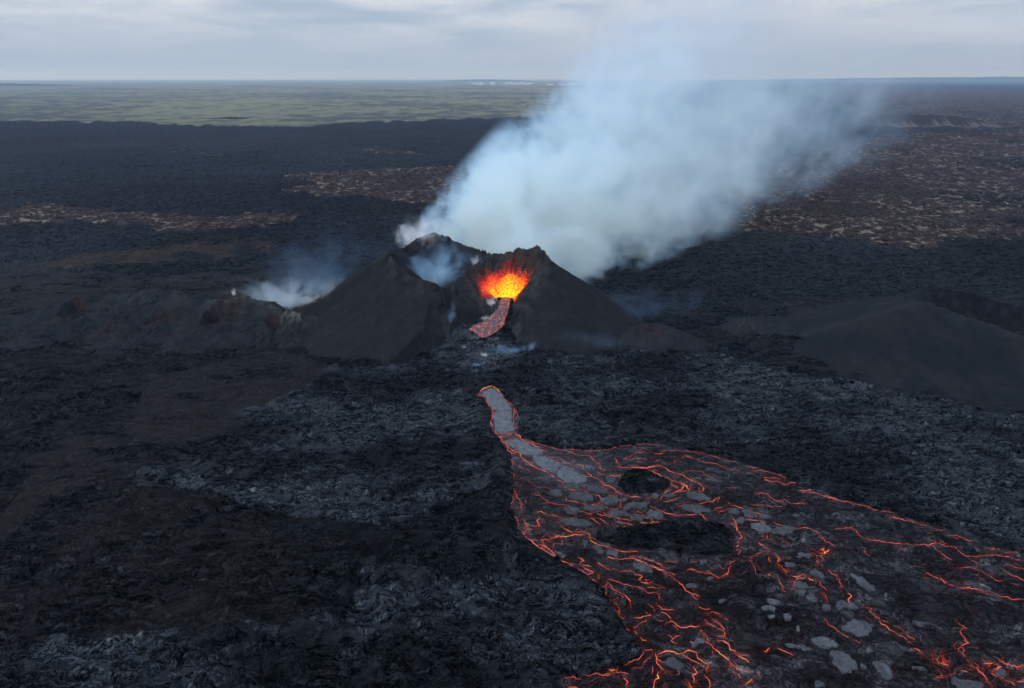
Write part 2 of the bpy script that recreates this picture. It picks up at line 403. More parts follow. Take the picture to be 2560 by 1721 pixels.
    hgt = M(nt, 'ADD', hgt, M(nt, 'MULTIPLY', wav, 0.14))
    hgt = M(nt, 'ADD', hgt, M(nt, 'MULTIPLY', dsh, 0.35))
    hgt = M(nt, 'MULTIPLY', hgt, M(nt, 'ADD', 0.10, M(nt, 'MULTIPLY', rough_z, 0.9)))
    hgt = M(nt, 'ADD', hgt, M(nt, 'MULTIPLY', n_fin, 0.05))
    bp = N(nt, 'ShaderNodeBump', i={'Height': hgt, 'Strength': 1.0, 'Distance': 1.0})
    ro = M(nt, 'ADD', M(nt, 'SUBTRACT', 0.75, M(nt, 'MULTIPLY', rough_z, .20)), M(nt, 'MULTIPLY', n_mid, 0.25))
    b = N(nt, 'ShaderNodeBsdfPrincipled', i={'Base Color': colr, 'Roughness': ro, 'Specular IOR Level': M(nt, 'MULTIPLY', M(nt, 'MINIMUM', vmix, 1.6), .09), 'Normal': bp.outputs[0]})
    N(nt, 'ShaderNodeOutputMaterial', i={0: b.outputs[0]})
    return m, nt, b, P, wp, st
M_LAND = lava_rock('lava_land')[0]

# ------------------------------------------------------------------ ground
ANG = R(36.87)
def ground_axes():
    st = R(0.084)
    mid = np.arange(-R(41), R(41), st * 0.95)
    out = np.linspace(R(41), R(68), 90)[1:]
    az = np.concatenate([-out[::-1], mid, out])
    th = np.concatenate([np.linspace(R(64), R(49.5), 40)[:-1], np.arange(R(49.5), R(4), -R(0.055)), np.arange(R(4), R(0.16), -R(0.03))])
    rr = 100 / np.tan(th)
    rr = np.append(rr, [40000, 52000])
    return az, rr
az, rr = ground_axes()
AZ, RR = np.meshgrid(az, rr)
X = RR * np.tan(AZ) * np.cos(AZ); Y = RR * np.cos(AZ)
cell = np.maximum(RR * 0.0014, np.gradient(rr)[:, None] * 0.5)
jx = X + RR * 0.012 * fbm(X / RR * 60, np.log(RR) * 60, 60, 3) + 3 * pn(X / 14, Y / 14, 63) + 9 * pn(X / 45, Y / 45, 67) + 1.2 * pn(X / 4, Y / 4, 64)
jy = Y + RR * RR / 100 * 0.006 * fbm(X / RR * 60, np.log(RR) * 60, 61, 3) + 3 * pn(X / 14, Y / 14, 65) + 7 * pn(X / 45, Y / 45, 68) + 1.2 * pn(X / 4, Y / 4, 66)
def soft_in(polys, warp=True):
    r = np.zeros(X.shape)
    for p in polys: r = np.maximum(r, inpoly(jx, jy, p).astype(float))
    return r
fresh = soft_in([FRESH_L])
teph = soft_in(TEPH); rust = soft_in(RUST); och = soft_in(OCHRE); dark = soft_in(DARKP)
# far heath line: follows the photograph's bright band
mx_far = X / np.maximum(Y, 1)
lim = np.interp(mx_far, [-1.2, -.8, -.55, -.39, -.3, .06, .4], [1830., 1800, 1790, 1580, 1620, 2060, 2100]) + 90 * pn(mx_far * 9, RR * 0 + 3.3, 70) + 70 * pn(mx_far * 60, RR / 200, 71)
moss = sst(Y, lim - 10, lim + 10) * (1 - sst(mx_far, 0.15, 0.34))
farr = sst(Y, 1500, 2600)

land_noise = fbm(X / 40, Y / 25, 80, 5)
base = np.ones(X.shape + (3,)) * np.array([0.031, 0.040, 0.052])
big = sst(pn(X / 160, Y / 260, 81) + .5 * pn(X / 50, Y / 60, 82), -.5, .5)
base *= (0.72 + 0.5 * big)[..., None]
base *= (0.70 + 0.75 * sst(fbm(X / 330, Y / 420, 87, 5), -.25, .3))[..., None]
def put(mask, c, k=1.0):
    global base
    mm = (mask * k)[..., None]
    base = base * (1 - mm) + np.array(c) * mm
fr_near = fresh * (Y < 420)
# left foreground of older lava: rubble patches with ash lying between them
oldmix = (1 - fresh) * (Y < 330) * sst(fbm(X / 26, Y / 18, 83, 4), -.12, .16)
put((1 - fresh) * (Y < 360) * sst(-X + 30 * pn(X / 60, Y / 60, 89), 0, 60), (0.026, 0.025, 0.026), .75)
put(oldmix, (0.032, 0.030, 0.029), 0.5)
put(teph * sst(fbm(X / 26, Y / 11, 84, 5), -.22, .10), (0.031, 0.030, 0.030), .85)
put(och * sst(fbm(X / 22, Y / 26, 85, 4), -.3, .1), (0.105, 0.075, 0.050), .75)
put(rust, (0.120, 0.078, 0.068), .85)
fl = np.ones(X.shape + (3,)) * np.array([0.070, 0.084, 0.102])
fl *= (0.34 + 1.15 * sst(fbm(X / 34, Y / 26, 86, 4), -.35, .35))[..., None]
chb = np.exp(-((X - np.interp(Y, CHY, CHX) - 6 * pn(Y / 9, X / 20, 94)) / 9) ** 2) * sst(Y, 222, 236) * (Y < 275)
fl = fl * (1 + .7 * chb * sst(pn(X / 6, Y / 4, 95), -.5, .3))[..., None]
fm = fr_near[..., None]; base = base * (1 - fm) + fl * fm
put(dark, (0.013, 0.015, 0.018), .8)  # dark flow patches, plus the foreground cloud shadow painted into the colour
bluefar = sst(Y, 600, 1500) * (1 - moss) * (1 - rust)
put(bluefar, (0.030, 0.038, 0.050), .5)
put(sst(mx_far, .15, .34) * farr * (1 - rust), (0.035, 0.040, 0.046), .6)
rough = np.clip(1 - teph * sst(fbm(X / 26, Y / 11, 84, 5), -.22, .10) - oldmix * .3 - och * .3, 0.38, 1)

inflow = inpoly(X, Y, FLOWW)
near = Y < 320
dflow = np.full(X.shape, 99.0)
sel = (Y < 260) & (np.abs(X) < 260)
dflow[sel] = segd(X[sel], Y[sel], FLOWW, True)
sdf = np.where(inflow, -dflow, dflow)
rel = lava_relief(X, Y, cell) * (0.35 + 0.65 * rough)
rel = rel + 0.9 * rust * pn(X / 30, Y / 30, 90) * np.clip(Y / 400, 0, 3)
rel = rel + farr * 1.2 * fbm(X / 300, Y / 500, 91, 4)
fadec = np.interp(RR, [0, 400, 1000, 3000, 60000], [1, 1, 1.6, 2.5, 2.5]) 
rel = rel * fadec
# banks: the land stands a little above the flow, with a black rubble lip
lev = 1.3 * np.exp(-((sdf - 3.2) / 2.6) ** 2) * (0.6 + 0.6 * pn(X / 6, Y / 6, 92))
H0 = apron(X, Y)
flat = 1 - np.exp(-np.maximum(sdf, 0) / 5.0) * .75
ZG = H0 + rel * flat + np.where(sdf > 0, lev, 0)
ZG = np.where(sdf < 0.0, -1.8 * sst(-sdf, -0.5, 1.2) + np.minimum(ZG, 0.2) * (1 - sst(-sdf, 0, 1.0)), ZG)
# deep curved lip above the pond's back edge and sunken trough beside the left bank
rub = np.exp(-np.maximum(sdf - 0.3, 0) / 4.5) * (sdf > 0) * sst(fbm(X / 5, Y / 4, 93, 3), -.5, .1)
put(rub, (0.020, 0.022, 0.025), .85)
# the two far volcanic wrinkles and the land under the cones lies flat
zone = np.stack([rough, rust * (1 - moss), moss], -1)
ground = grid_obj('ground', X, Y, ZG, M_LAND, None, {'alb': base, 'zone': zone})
tag(ground, 'black lava field reaching to the horizon', kind='structure')
del jx, jy, land_noise, fl, rel, lev, big

# ------------------------------------------------------------------ main cone
def cinder_mat(name, hot=False):
    m, nt = mat(name)
    P = obj_coords(nt)
    alb = N(nt, 'ShaderNodeAttribute', attribute_name='alb').outputs['Color']
    rk = N(nt, 'ShaderNodeAttribute', attribute_name='rock').outputs['Fac']
    n1 = NOISE(nt, P, 0.25, 5, 0.6); n2 = NOISE(nt, P, 1.6, 5, 0.7); n3 = NOISE(nt, P, 5.0, 3, 0.7)
    k = M(nt, 'MULTIPLY', M(nt, 'ADD', 0.35, M(nt, 'MULTIPLY', n1, 1.3)), M(nt, 'ADD', 0.25, M(nt, 'MULTIPLY', n2, 1.5)))
    k = M(nt, 'MULTIPLY', k, M(nt, 'ADD', 0.35, M(nt, 'MULTIPLY', n3, 1.3)))
    colr = VM(nt, 'SCALE', alb, scale=k)
    vb = N(nt, 'ShaderNodeTexVoronoi', feature='F1', i={'Vector': P, 'Scale': 0.8})
    h = M(nt, 'ADD', M(nt, 'MULTIPLY', n3, 0.22), M(nt, 'MULTIPLY', n2, 0.35))
    h = M(nt, 'ADD', h, M(nt, 'MULTIPLY', M(nt, 'MULTIPLY', vb.outputs['Distance'], rk), 0.9))
    bp = N(nt, 'ShaderNodeBump', i={'Height': h, 'Strength': 1.0, 'Distance': 0.8})
    b = N(nt, 'ShaderNodeBsdfPrincipled', i={'Base Color': colr, 'Roughness': 0.9, 'Specular IOR Level': 0.05, 'Normal': bp.outputs[0]})
    if hot:
        ht = N(nt, 'ShaderNodeAttribute', attribute_name='molten').outputs['Fac']
        e1 = NOISE(nt, VM(nt, 'MULTIPLY', P, (1, 1, .45)), 0.9, 6, 0.7)
        hv = M(nt, 'SUBTRACT', M(nt, 'ADD', ht, M(nt, 'MULTIPLY', e1, 0.9)), 0.62, clamp=True)
        hv = M(nt, 'MULTIPLY', hv, M(nt, 'GREATER_THAN', ht, 0.01))
        cr = N(nt, 'ShaderNodeValToRGB', i={0: hv})
        e = cr.color_ramp.elements; e[0].position = 0.0; e[0].color = (0, 0, 0, 1); e[1].position = 1.0; e[1].color = (1, .62, .02, 1)
        for p_, c_ in ((.18, (.16, .005, .002, 1)), (.42, (.75, .035, .008, 1)), (.7, (1, .22, .012, 1))):
            q = e.new(p_); q.color = c_
        nt.links.new(cr.outputs[0], b.inputs['Emission Color']); b.inputs['Emission Strength'].default_value = 1.15
    N(nt, 'ShaderNodeOutputMaterial', i={0: b.outputs[0]})
    return m
M_CIN = cinder_mat('cinder', True); M_CIN.cycles.emission_sampling = 'NONE'; M_CIN2 = cinder_mat('old_cinder')

def heightfield(name, x0, x1, y0, y1, step, hf, m, floor=-0.6, parent=None, colour=None):
    xs = np.arange(x0, x1, step); ys = np.arange(y0, y1, step)
    Xc, Yc = np.meshgrid(xs, ys)
    out = hf(Xc, Yc); Zc = out[0]; at = out[1]
    msk = Zc > floor
    return grid_obj(name, Xc, Yc, np.maximum(Zc, floor - .5), m, msk, at, parent)

def cone_field(x, y):
    z, crest, dB = cone_h(x, y)
    gr = apron(x, y)
    rk = np.exp(-crest / 4.0)
    dA = np.hypot(x + 33, (y - 300) / 1.15)
    inside = (dA < 24) & (y > 268) | (dB < 13)
    alb = np.ones(x.shape + (3,)) * np.array([0.0135, 0.0145, 0.0165])
    t = sst(fbm(x / 12, y / 12, 101, 3), -.3, .3)[..., None]
    alb = alb * (1 - .3 * t) + np.array([.020, .0185, .0185]) * .3 * t
    rr_ = (rk * sst(pn(x / 4, y / 4, 102), -.3, .4))[..., None]
    alb = alb * (1 - .8 * rr_) + np.array([.040, .041, .043]) * .8 * rr_
    wall = (sst(dB, 9, 12) * (1 - sst(dB, 16, 22)) * (y > 268) * sst(pn(x / 3, y / 3, 104), -.5, .4))[..., None]
    alb = alb * (1 - .7 * wall) + np.array([.036, .037, .039]) * .7 * wall
    # oxidised red patches at the back peak and inside the vent
    red = np.exp(-(((x + 40) / 3.5) ** 2 + ((y - 322) / 3) ** 2)) + .8 * np.exp(-(((dB - 12) / 3) ** 2)) * (y > 280)
    red = np.clip(red * sst(pn(x / 2.5, y / 2.5, 103), -.5, .3), 0, 1)[..., None]
    alb = alb * (1 - .6 * red) + np.array([.085, .036, .026]) * .6 * red
    heat = np.clip(1.35 - np.maximum(dB - 3.5, 0) / 7.2, 0, 1.0) * (y > 272) * sst(y - 272, 0, 4)
    heat = heat * (z < 26.5) * (np.hypot(x + 3.2, y - 284) < 13.5)
    return z, {'alb': alb, 'rock': np.clip(rk * 1.2 + inside * .6, 0, 1), 'molten': heat}
cone = heightfield('volcano_cone', -125, 85, 215, 385, 0.36, cone_field, M_CIN, floor=-1.2)
tag(cone, 'black breached cinder cone with two peaks around the glowing vent', 'volcanic cone')

# ------------------------------------------------------------------ spatter rampart left of the cone
def ramp_field(x, y):
    pts = [(-222, 272, 1.5), (-203, 277, 5.5), (-190, 284, 9.2), (-178, 288, 9.0), (-160, 291, 10.0), (-146, 289, 9.6), (-136, 281, 8.4), (-126, 279, 10.2), (-112, 277, 10.6), (-103, 274, 9.6), (-94, 271, 7.2), (-84, 268, 6.4), (-76, 268, 4)]
    wx, wy = ewarp(x, y, 2.0, 9, 110)
    pts = [(a, b, c * 1.18 + .8) for a, b, c in pts]
    z = tent(wx, wy, pts, 0.42, 1.6, 3)
    for cx, cy, cz, s in ((-182, 272, 6.0, .5), (-165, 268, 6.2, .5), (-147, 268, 5.2, .45), (-118, 262, 6.6, .5), (-101, 262, 5.4, .5), (-130, 256, 3.6, .35), (-160, 255, 2.8, .3), (-196, 262, 3, .3)):
        z = np.maximum(z, cz - s * np.hypot(wx - cx, wy - cy) )
    # collapsed alcoves that open to the front
    al = np.zeros(x.shape)
    for cx, cy, r, f in ((-188, 277, 5.0, 3.6), (-150, 272, 6.5, 2.6), (-122, 269, 7.5, 3.4), (-97, 265, 4.2, 3.2), (-165, 262, 4, 2.0)):
        d = np.hypot((wx - cx) / 1.25, wy - cy)
        b_ = f + 2.6 * np.maximum(0, d - r * .75)
        al = np.maximum(al, (b_ < z + .6) & (d < r * 1.5))
        z = np.minimum(z, b_)
    rg = sst(fbm(x / 12, y / 10, 112, 3), -.3, .2) * .8 + .3 + al * .4
    z = z + 2.2 * (np.sqrt(np.abs(pn(wx / 12, wy / 9, 111))) - .5) * (z > -2)
    z = z + rg * (1.4 * (np.sqrt(np.abs(pn(wx / 6, wy / 5, 113))) - .45) + .95 * (np.sqrt(np.abs(pn(wx / 2.4, wy / 2, 114))) - .45) + .3 * pn(wx / .9, wy / .9, 115))
    alb = np.ones(x.shape + (3,)) * np.array([.0155, .0175, .0205])
    dirt = sst(fbm(x / 14, y / 9, 116, 3), 0, .3)[..., None]
    alb = alb * (1 - .6 * dirt) + np.array([.021, .021, .0215]) * .6 * dirt
    tp = (sst(z, 5, 10) * sst(fbm(x / 6, y / 5, 108, 3), -.3, .3))[..., None]
    alb = alb * (1 - .7 * tp) + np.array([.030, .033, .037]) * .7 * tp
    rd = (np.clip(al * sst(pn(x / 3, y / 3, 117) + .4, 0, .8), 0, 1))[..., None]
    alb = alb * (1 - .55 * rd) + np.array([.042, .024, .020]) * .55 * rd
    sul = np.exp(-(((x + 90) / 7) ** 2 + ((y - 270) / 5) ** 2)) * sst(pn(x / 2.5, y / 2.5, 118), -.3, .3) + .6 * (np.exp(-((segd(x, y, [(-128, 279), (-112, 277), (-100, 273)])) / 1.6) ** 2)) * sst(pn(x / 3, y / 3, 119), -.2, .4)
    sul = np.clip(sul, 0, 1)[..., None]
    alb = alb * (1 - .45 * sul) + np.array([.15, .16, .13]) * .45 * sul
    edge = np.minimum.reduce([x + 232, -62 - x, y - 236, 318 - y])
    z = z - 3 * (1 - sst(edge, 0, 8))
    return z, {'alb': alb, 'rock': np.clip(rg, 0, 1), 'molten': x * 0}
rampart = heightfield('spatter_rampart', -232, -62, 236, 318, 0.38, ramp_field, M_CIN2)
tag(rampart, 'low hummocky lava rampart with reddish alcoves, joining the cone on its left side', 'lava mound')

# small mound right of the cone, far-right cone, its low neighbour
def mound_field(x, y):
    wx, wy = ewarp(x, y, 1.2, 6, 120)
    z = tent(wx, wy, [(46, 262, 3), (54, 262, 7.2), (62, 261, 6.8), (72, 257, 4.0), (80, 252, .5)], 0.42, 1, 3)
    d = np.hypot((wx - 56) / 1.4, wy - 258); z = np.minimum(z, 4.4 + 1.6 * np.maximum(0, d - 1.8))
    z = z + .6 * (np.sqrt(np.abs(pn(wx / 3, wy / 3, 121))) - .45) + .15 * pn(x, y, 122)
    rd = (np.exp(-(d / 4) ** 2) * sst(pn(x / 2, y / 2, 123), -.4, .3))[..., None]
    alb = np.ones(x.shape + (3,)) * np.array([.0155, .0175, .0205]); alb = alb * (1 - .5 * rd) + np.array([.045, .026, .022]) * .5 * rd
    return z, {'alb': alb, 'rock': np.exp(-d / 6), 'molten': x * 0}
tag(heightfield('spatter_mound', 34, 98, 236, 286, 0.36, mound_field, M_CIN2), 'small dark mound with a reddish pit at the right foot of the breached cone', 'lava mound')
def right_field(x, y):
    wx, wy = ewarp(x, y, 2.0, 12, 130)
    crest = [(120, 262, 3.5), (138, 258, 9.5), (150, 254, 17), (158, 252, 20.4), (166, 249, 18.4), (180, 243, 14.6), (192, 236, 11.0), (204, 228, 7.5), (222, 220, 5)]
    z = tent(wx, wy, crest, 0.42, 2.5, 6)
    z = np.where(z < 5, 5 * np.exp((np.minimum(z, 5) - 5) / 5), z) - 1.0
    cd = segd(wx, wy, [p[:2] for p in crest])
    cr = segd(wx, wy, [(170, 256), (186, 250), (202, 240)])
    rim2 = tent(wx, wy, [(156, 256, 20.6), (168, 265, 22.0), (184, 262, 20.8), (198, 254, 17.5), (212, 244, 12.5), (224, 232, 7)], .42, 3, 6)
    z = np.maximum(z, rim2)
    cz = np.interp(wx, [165, 178, 190, 205, 220], [15.5, 11.5, 8, 4, 0.])
    ins = cz + 1.1 * np.maximum(0, cr - 2.2)
    isin = (ins < z)
    z = np.minimum(z, ins)
    rk = np.clip(np.exp(-cd / 3) + isin, 0, 1)
    z = z + rk * (.9 * (np.sqrt(np.abs(pn(wx / 4, wy / 4, 131))) - .4) + .5 * (np.sqrt(np.abs(pn(wx / 1.6, wy / 1.6, 132))) - .4)) + (1 - rk) * (.25 * pn(x / 12, y / 12, 133) + .06 * pn(x / 2, y / 2, 134))
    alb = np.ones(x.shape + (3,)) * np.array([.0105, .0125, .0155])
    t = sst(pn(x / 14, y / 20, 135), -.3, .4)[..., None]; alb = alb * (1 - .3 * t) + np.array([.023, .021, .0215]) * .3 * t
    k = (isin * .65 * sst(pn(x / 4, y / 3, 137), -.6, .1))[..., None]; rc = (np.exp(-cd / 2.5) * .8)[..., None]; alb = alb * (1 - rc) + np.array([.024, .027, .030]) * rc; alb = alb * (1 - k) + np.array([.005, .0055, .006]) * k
    pale = (np.exp(-(((x - 125) / 8) ** 2 + ((y - 205) / 3.5) ** 2)) * sst(pn(x / 2.5, y / 1.5, 136), .1, .4))[..., None]
    alb = alb * (1 - .7 * pale) + np.array([.12, .15, .16]) * .7 * pale
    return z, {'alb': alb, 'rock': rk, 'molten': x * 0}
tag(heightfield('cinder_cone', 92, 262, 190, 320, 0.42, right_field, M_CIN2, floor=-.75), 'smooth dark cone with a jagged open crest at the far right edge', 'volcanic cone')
def hump_field(x, y):
    wx, wy = ewarp(x, y, 1.5, 7, 140)
    z = tent(wx, wy, [(92, 274, 1), (103, 276, 5.2), (114, 275, 5.6), (124, 271, 3)], .34, 1, 3)
    z = np.minimum(z, 2.8 + 1.3 * np.maximum(0, np.hypot((wx - 108) / 2, wy - 271) - 1.6))
    z = z + .5 * (np.sqrt(np.abs(pn(wx / 3, wy / 3, 141))) - .45) + .12 * pn(x, y, 142)
    alb = np.ones(x.shape + (3,)) * np.array([.0155, .018, .021])
    rd = (np.exp(-(((x - 98) / 4) ** 2 + ((y - 272) / 4) ** 2)) * sst(pn(x / 1.6, y / 1.6, 143), 0, .4))[..., None]
    alb = alb * (1 - .5 * rd) + np.array([.085, .05, .04]) * .5 * rd
    return z, {'alb': alb, 'rock': x * 0 + .4, 'molten': x * 0}
tag(heightfield('spatter_mound', 82, 136, 250, 296, 0.4, hump_field, M_CIN2), 'low dark hummock between the breached cone and the far-right cone', 'lava mound')

# ------------------------------------------------------------------ far hills
def ridge(name, x0, x1, y, hgt, depth, seed, colr, lab=None, cliff=False, n=160):
    xs = np.linspace(x0, x1, n); ts = np.linspace(0, 1, 24)
    Xr, T = np.meshgrid(xs, ts)
    u = (Xr - x0) / (x1 - x0)
    env = hgt(u)
    prof = np.where(T < .5, sst(T, 0, .32) if cliff else sst(T, 0, .5), 1 - sst(T, .5, 1))
    Yr = y + depth * T + 0.04 * (x1 - x0) * pn(u * 9, T * 0 + .5, seed)
    Zr = env * prof * (1 + .10 * pn(u * 40, T * 3, seed + 1)) - 1.0
    if cliff: Zr = Zr + env * .10 * pn(u * 90, T * 5, seed + 3) * (T < .4)
    al = np.ones(Xr.shape + (3,)) * np.array(colr)
    if cliff:
        f = sst(.05 + .28 * np.abs(pn(u * 22, u * 0, seed + 2)) ** .6 + .06 * pn(u * 70, T * 4, seed + 4) - T, 0, .05) * (T > .02) * sst(u, .02, .2) * (1 - sst(u, .9, 1))
        al = al * (1 - f[..., None] * .9) + np.array([.17, .155, .15]) * f[..., None] * .9
    o = grid_obj(name, Xr, Yr, Zr, M_LAND, None, {'alb': al, 'zone': np.stack([Xr * 0, Xr * 0, Xr * 0], -1)})
    return tag(o, lab, kind='structure')
ridge('hill', 780, 1110, 1560, lambda u: 27 * np.sin(np.pi * np.clip(u, 0, 1)) ** .5 * (1 - .35 * u), 220, 200, (.045, .035, .032), 'flat-topped hill with a pale scree face beyond the rusty lava', True)
ridge('hills', -9500, -6100, 9600, lambda u: 48 * (np.sin(np.pi * u) ** .4) * (1 - .5 * u) * (u < 1), 900, 210, (.035, .042, .045), 'low dark ridge at the horizon, far left')
ridge('hills', -2600, 800, 22000, lambda u: 60 * np.sin(np.pi * u), 2500, 215, (.05, .055, .06), 'faint rise of land on the horizon')
ridge('hills', 5200, 34000, 20000, lambda u: 150 * np.sin(np.pi * np.clip(u, 0, 1)) ** .8, 5000, 220, (.035, .05, .04), 'long shield-shaped rise on the horizon, right')
for k, (a, b, y_, h_) in enumerate(((-800, -700, 1880, 4.5),)):
    ridge('hill', a, b, y_, lambda u, h_=h_: h_ * np.sin(np.pi * u), 60, 230 + 5 * k, (.022, .024, .026), 'small black lava hummock in the green heath')

# tiny pale town on the horizon
m_b, ntb = mat('pale_render')
P = obj_coords(ntb)
nb = NOISE(ntb, P, 0.05, 3)
b_ = N(ntb, 'ShaderNodeBsdfPrincipled', i={'Base Color': MIX(ntb, nb, (.35, .37, .40), (.55, .56, .57)), 'Roughness': 0.8})
N(ntb, 'ShaderNodeOutputMaterial', i={0: b_.outputs[0]})
rnd = random.Random(5)
def building(cx, cy, wd, dp, ht):
    bm = bmesh.new()
    v = [bm.verts.new(p) for p in ((-wd / 2, -dp / 2, 0), (wd / 2, -dp / 2, 0), (wd / 2, dp / 2, 0), (-wd / 2, dp / 2, 0), (-wd / 2, -dp / 2, ht), (wd / 2, -dp / 2, ht), (wd / 2, dp / 2, ht), (-wd / 2, dp / 2, ht), (-wd / 2, 0, ht * 1.3), (wd / 2, 0, ht * 1.3))]
    for f in ((0, 1, 5, 4), (1, 2, 6, 9, 5), (2, 3, 7, 6), (3, 0, 4, 8, 7), (4, 5, 9, 8), (6, 7, 8, 9)): bm.faces.new([v[q] for q in f])
    me = bpy.data.meshes.new('building'); bm.to_mesh(me); bm.free(); me.materials.append(m_b)
    o = bpy.data.objects.new('building', me); COL.objects.link(o); o.location = (cx, cy, 0)
    return o
def town(n, px0, px1, y0, y1, lab, scale=1.0):
    for k in range(n):
        px = rnd.uniform(px0, px1); yy = rnd.uniform(y0, y1)
        xx = (px - CXP) / FPX * (yy * CP + 100 * SPT)
        tag(building(xx, yy, rnd.uniform(25, 90) * scale, rnd.uniform(20, 40), rnd.uniform(9, 26)), lab, 'building', 'buildings of the town on the horizon')
town(26, 1180, 1330, 10500, 13500, 'tiny pale building in the distant town on the horizon, left of the smoke')
town(10, 1370, 1450, 9500, 11500, 'tiny pale building on the horizon at the edge of the smoke')

# ------------------------------------------------------------------ lava flow with glowing cracks
CR = []   # (region, heat, width m, points)
def C_(r, pts, heat=.5, wd=.34): CR.append((Z(r, *pts), heat, wd))
A_ = 'A'
C_('A', [(155, 150), (200, 112), (265, 94), (320, 122), (350, 150)], 1.0, .95)
C_('A', [(350, 150), (380, 200), (440, 260), (500, 320), (530, 360)], .5, .5)
C_('A', [(440, 262), (478, 330), (478, 400), (490, 450), (510, 500), (530, 525)], .5, .38)
C_('A', [(500, 320), (525, 385), (545, 425)], .35, .5)
C_('A', [(155, 150), (122, 192), (190, 192), (232, 270), (270, 335), (285, 395), (255, 450), (275, 510), (310, 560), (350, 600), (368, 640), (440, 738), (470, 762)], .5, .55)
C_('A', [(180, 160), (200, 215), (235, 270), (268, 330)], .4, .3)
C_('A', [(270, 340), (340, 355), (410, 350), (470, 345)], .45, .35)
C_('A', [(305, 557), (400, 565), (500, 545), (550, 595), (560, 612)], .8, .5)
C_('A', [(345, 592), (430, 580), (470, 572)], .6, .4)
C_('A', [(350, 600), (400, 640), (500, 610), (555, 615)], .4, .3)
C_('A', [(555, 615), (640, 660), (740, 720), (820, 740)], .7, .45)
C_('A', [(555, 615), (700, 660), (800, 690), (900, 715), (1030, 745), (1120, 785), (1240, 780), (1280, 830), (1330, 860), (1335, 910), (1390, 925)], .5, .36)
C_('A', [(380, 640), (450, 700), (540, 760), (560, 800), (650, 870), (740, 910), (820, 950)], .65, .5)
C_('A', [(460, 765), (540, 750), (565, 800)], .6, .5)
C_('A', [(790, 785), (880, 820), (950, 870), (1050, 910), (1110, 950), (1200, 985), (1250, 985), (1330, 1020), (1400, 1070), (1480, 1110), (1560, 1160), (1640, 1182), (1730, 1187)], .55, .42)
C_('A', [(820, 790), (870, 798), (950, 812), (1000, 850), (1050, 870)], .5, .36)
C_('A', [(1100, 865), (1170, 880), (1180, 920), (1230, 960), (1250, 985)], .5, .36)
C_('A', [(455, 765), (470, 830), (470, 900), (490, 980), (487, 1080), (475, 1180), (458, 1285)], .5, .34)
C_('A', [(470, 830), (510, 870), (620, 920), (660, 950)], .3, .25)
C_('A', [(510, 1130), (535, 1200), (555, 1280), (575, 1370), (600, 1440), (605, 1520), (590, 1568)], .45, .3)
C_('A', [(840, 965), (900, 1000), (960, 1040), (1000, 1090), (1050, 1115), (1140, 1112)], .5, .32)
C_('A', [(1150, 1060), (1180, 1120), (1230, 1155), (1330, 1180), (1335, 1230), (1320, 1265), (1230, 1275), (1150, 1250), (1000, 1220), (1000, 1180)], .5, .32)
C_('A', [(700, 1155), (780, 1200), (830, 1245), (920, 1265), (1020, 1270), (1060, 1300), (1150, 1330), (1260, 1355)], .55, .34)
C_('A', [(1300, 1345), (1380, 1370), (1440, 1385)], .5, .34)
C_('A', [(1415, 1165), (1500, 1190), (1540, 1230), (1540, 1275), (1500, 1300), (1380, 1290)], .45, .3)
C_('A', [(720, 1345), (750, 1330), (830, 1365), (920, 1385), (960, 1400), (1100, 1395)], .55, .36)
C_('A', [(745, 1390), (715, 1420), (740, 1480), (605, 1475)], .6, .34)
C_('A', [(880, 1450), (950, 1425), (1040, 1402)], .4, .28)
C_('A', [(1240, 1390), (1300, 1430), (1335, 1450)], .7, .4)
C_('A', [(1360, 1335), (1400, 1362), (1500, 1390), (1610, 1400)], .5, .34)
C_('A', [(1330, 1400), (1380, 1440), (1420, 1455)], .5, .34)
C_('A', [(1500, 1430), (1560, 1445), (1650, 1455), (1700, 1475)], .6, .36)
C_('A', [(1500, 1470), (1540, 1488), (1580, 1478), (1620, 1490)], .85, .5)
C_('A', [(1690, 1320), (1740, 1340), (1750, 1390)], .5, .32)
C_('A', [(1790, 1355), (1830, 1400), (1870, 1430)], .5, .32)
C_('A', [(1720, 1420), (1800, 1445), (1930, 1435)], .85, .34)
C_('A', [(1330, 960), (1400, 975), (1480, 985), (1540, 970), (1520, 1002)], .55, .4)
C_('A', [(1500, 890), (1560, 900), (1650, 895), (1780, 905), (1860, 890), (1940, 885)], .6, .4)
C_('A', [(1560, 820), (1610, 800), (1680, 765), (1760, 745), (1830, 745)], .45, .34)
C_('A', [(1650, 828), (1720, 812), (1780, 815)], .4, .3)
C_('A', [(1475, 800), (1490, 840), (1530, 875), (1500, 890)], .45, .32)
C_('A', [(1030, 722), (1120, 725), (1300, 725), (1450, 710), (1600, 685), (1750, 665), (1900, 672)], .4, .26)
C_('A', [(1840, 930), (1930, 975)], .7, .4)
C_('A', [(680, 1075), (740, 1090), (860, 1110), (920, 1140)], .3, .24)
C_('A', [(560, 1000), (680, 1060), (780, 1130)], .2, .2)
C_('A', [(1240, 1080), (1350, 1095), (1430, 1105)], .35, .24)
C_('A', [(495, 1380), (520, 1400), (535, 1440), (525, 1480)], .5, .4)
C_('A', [(570, 1545), (630, 1500), (640, 1540)], .5, .5)
C_('B', [(130, 465), (200, 500), (300, 540), (380, 570), (440, 600), (470, 640), (490, 665)], .7, .45)
C_('B', [(310, 550), (330, 610), (370, 625)], .85, .42)
C_('B', [(500, 665), (400, 660), (310, 690)], .55, .4)
C_('B', [(300, 640), (250, 660), (240, 700), (190, 745)], .55, .45)
C_('B', [(400, 570), (430, 620), (380, 650), (350, 680)], .6, .42)
C_('B', [(70, 730), (110, 715), (120, 700)], .6, .6)
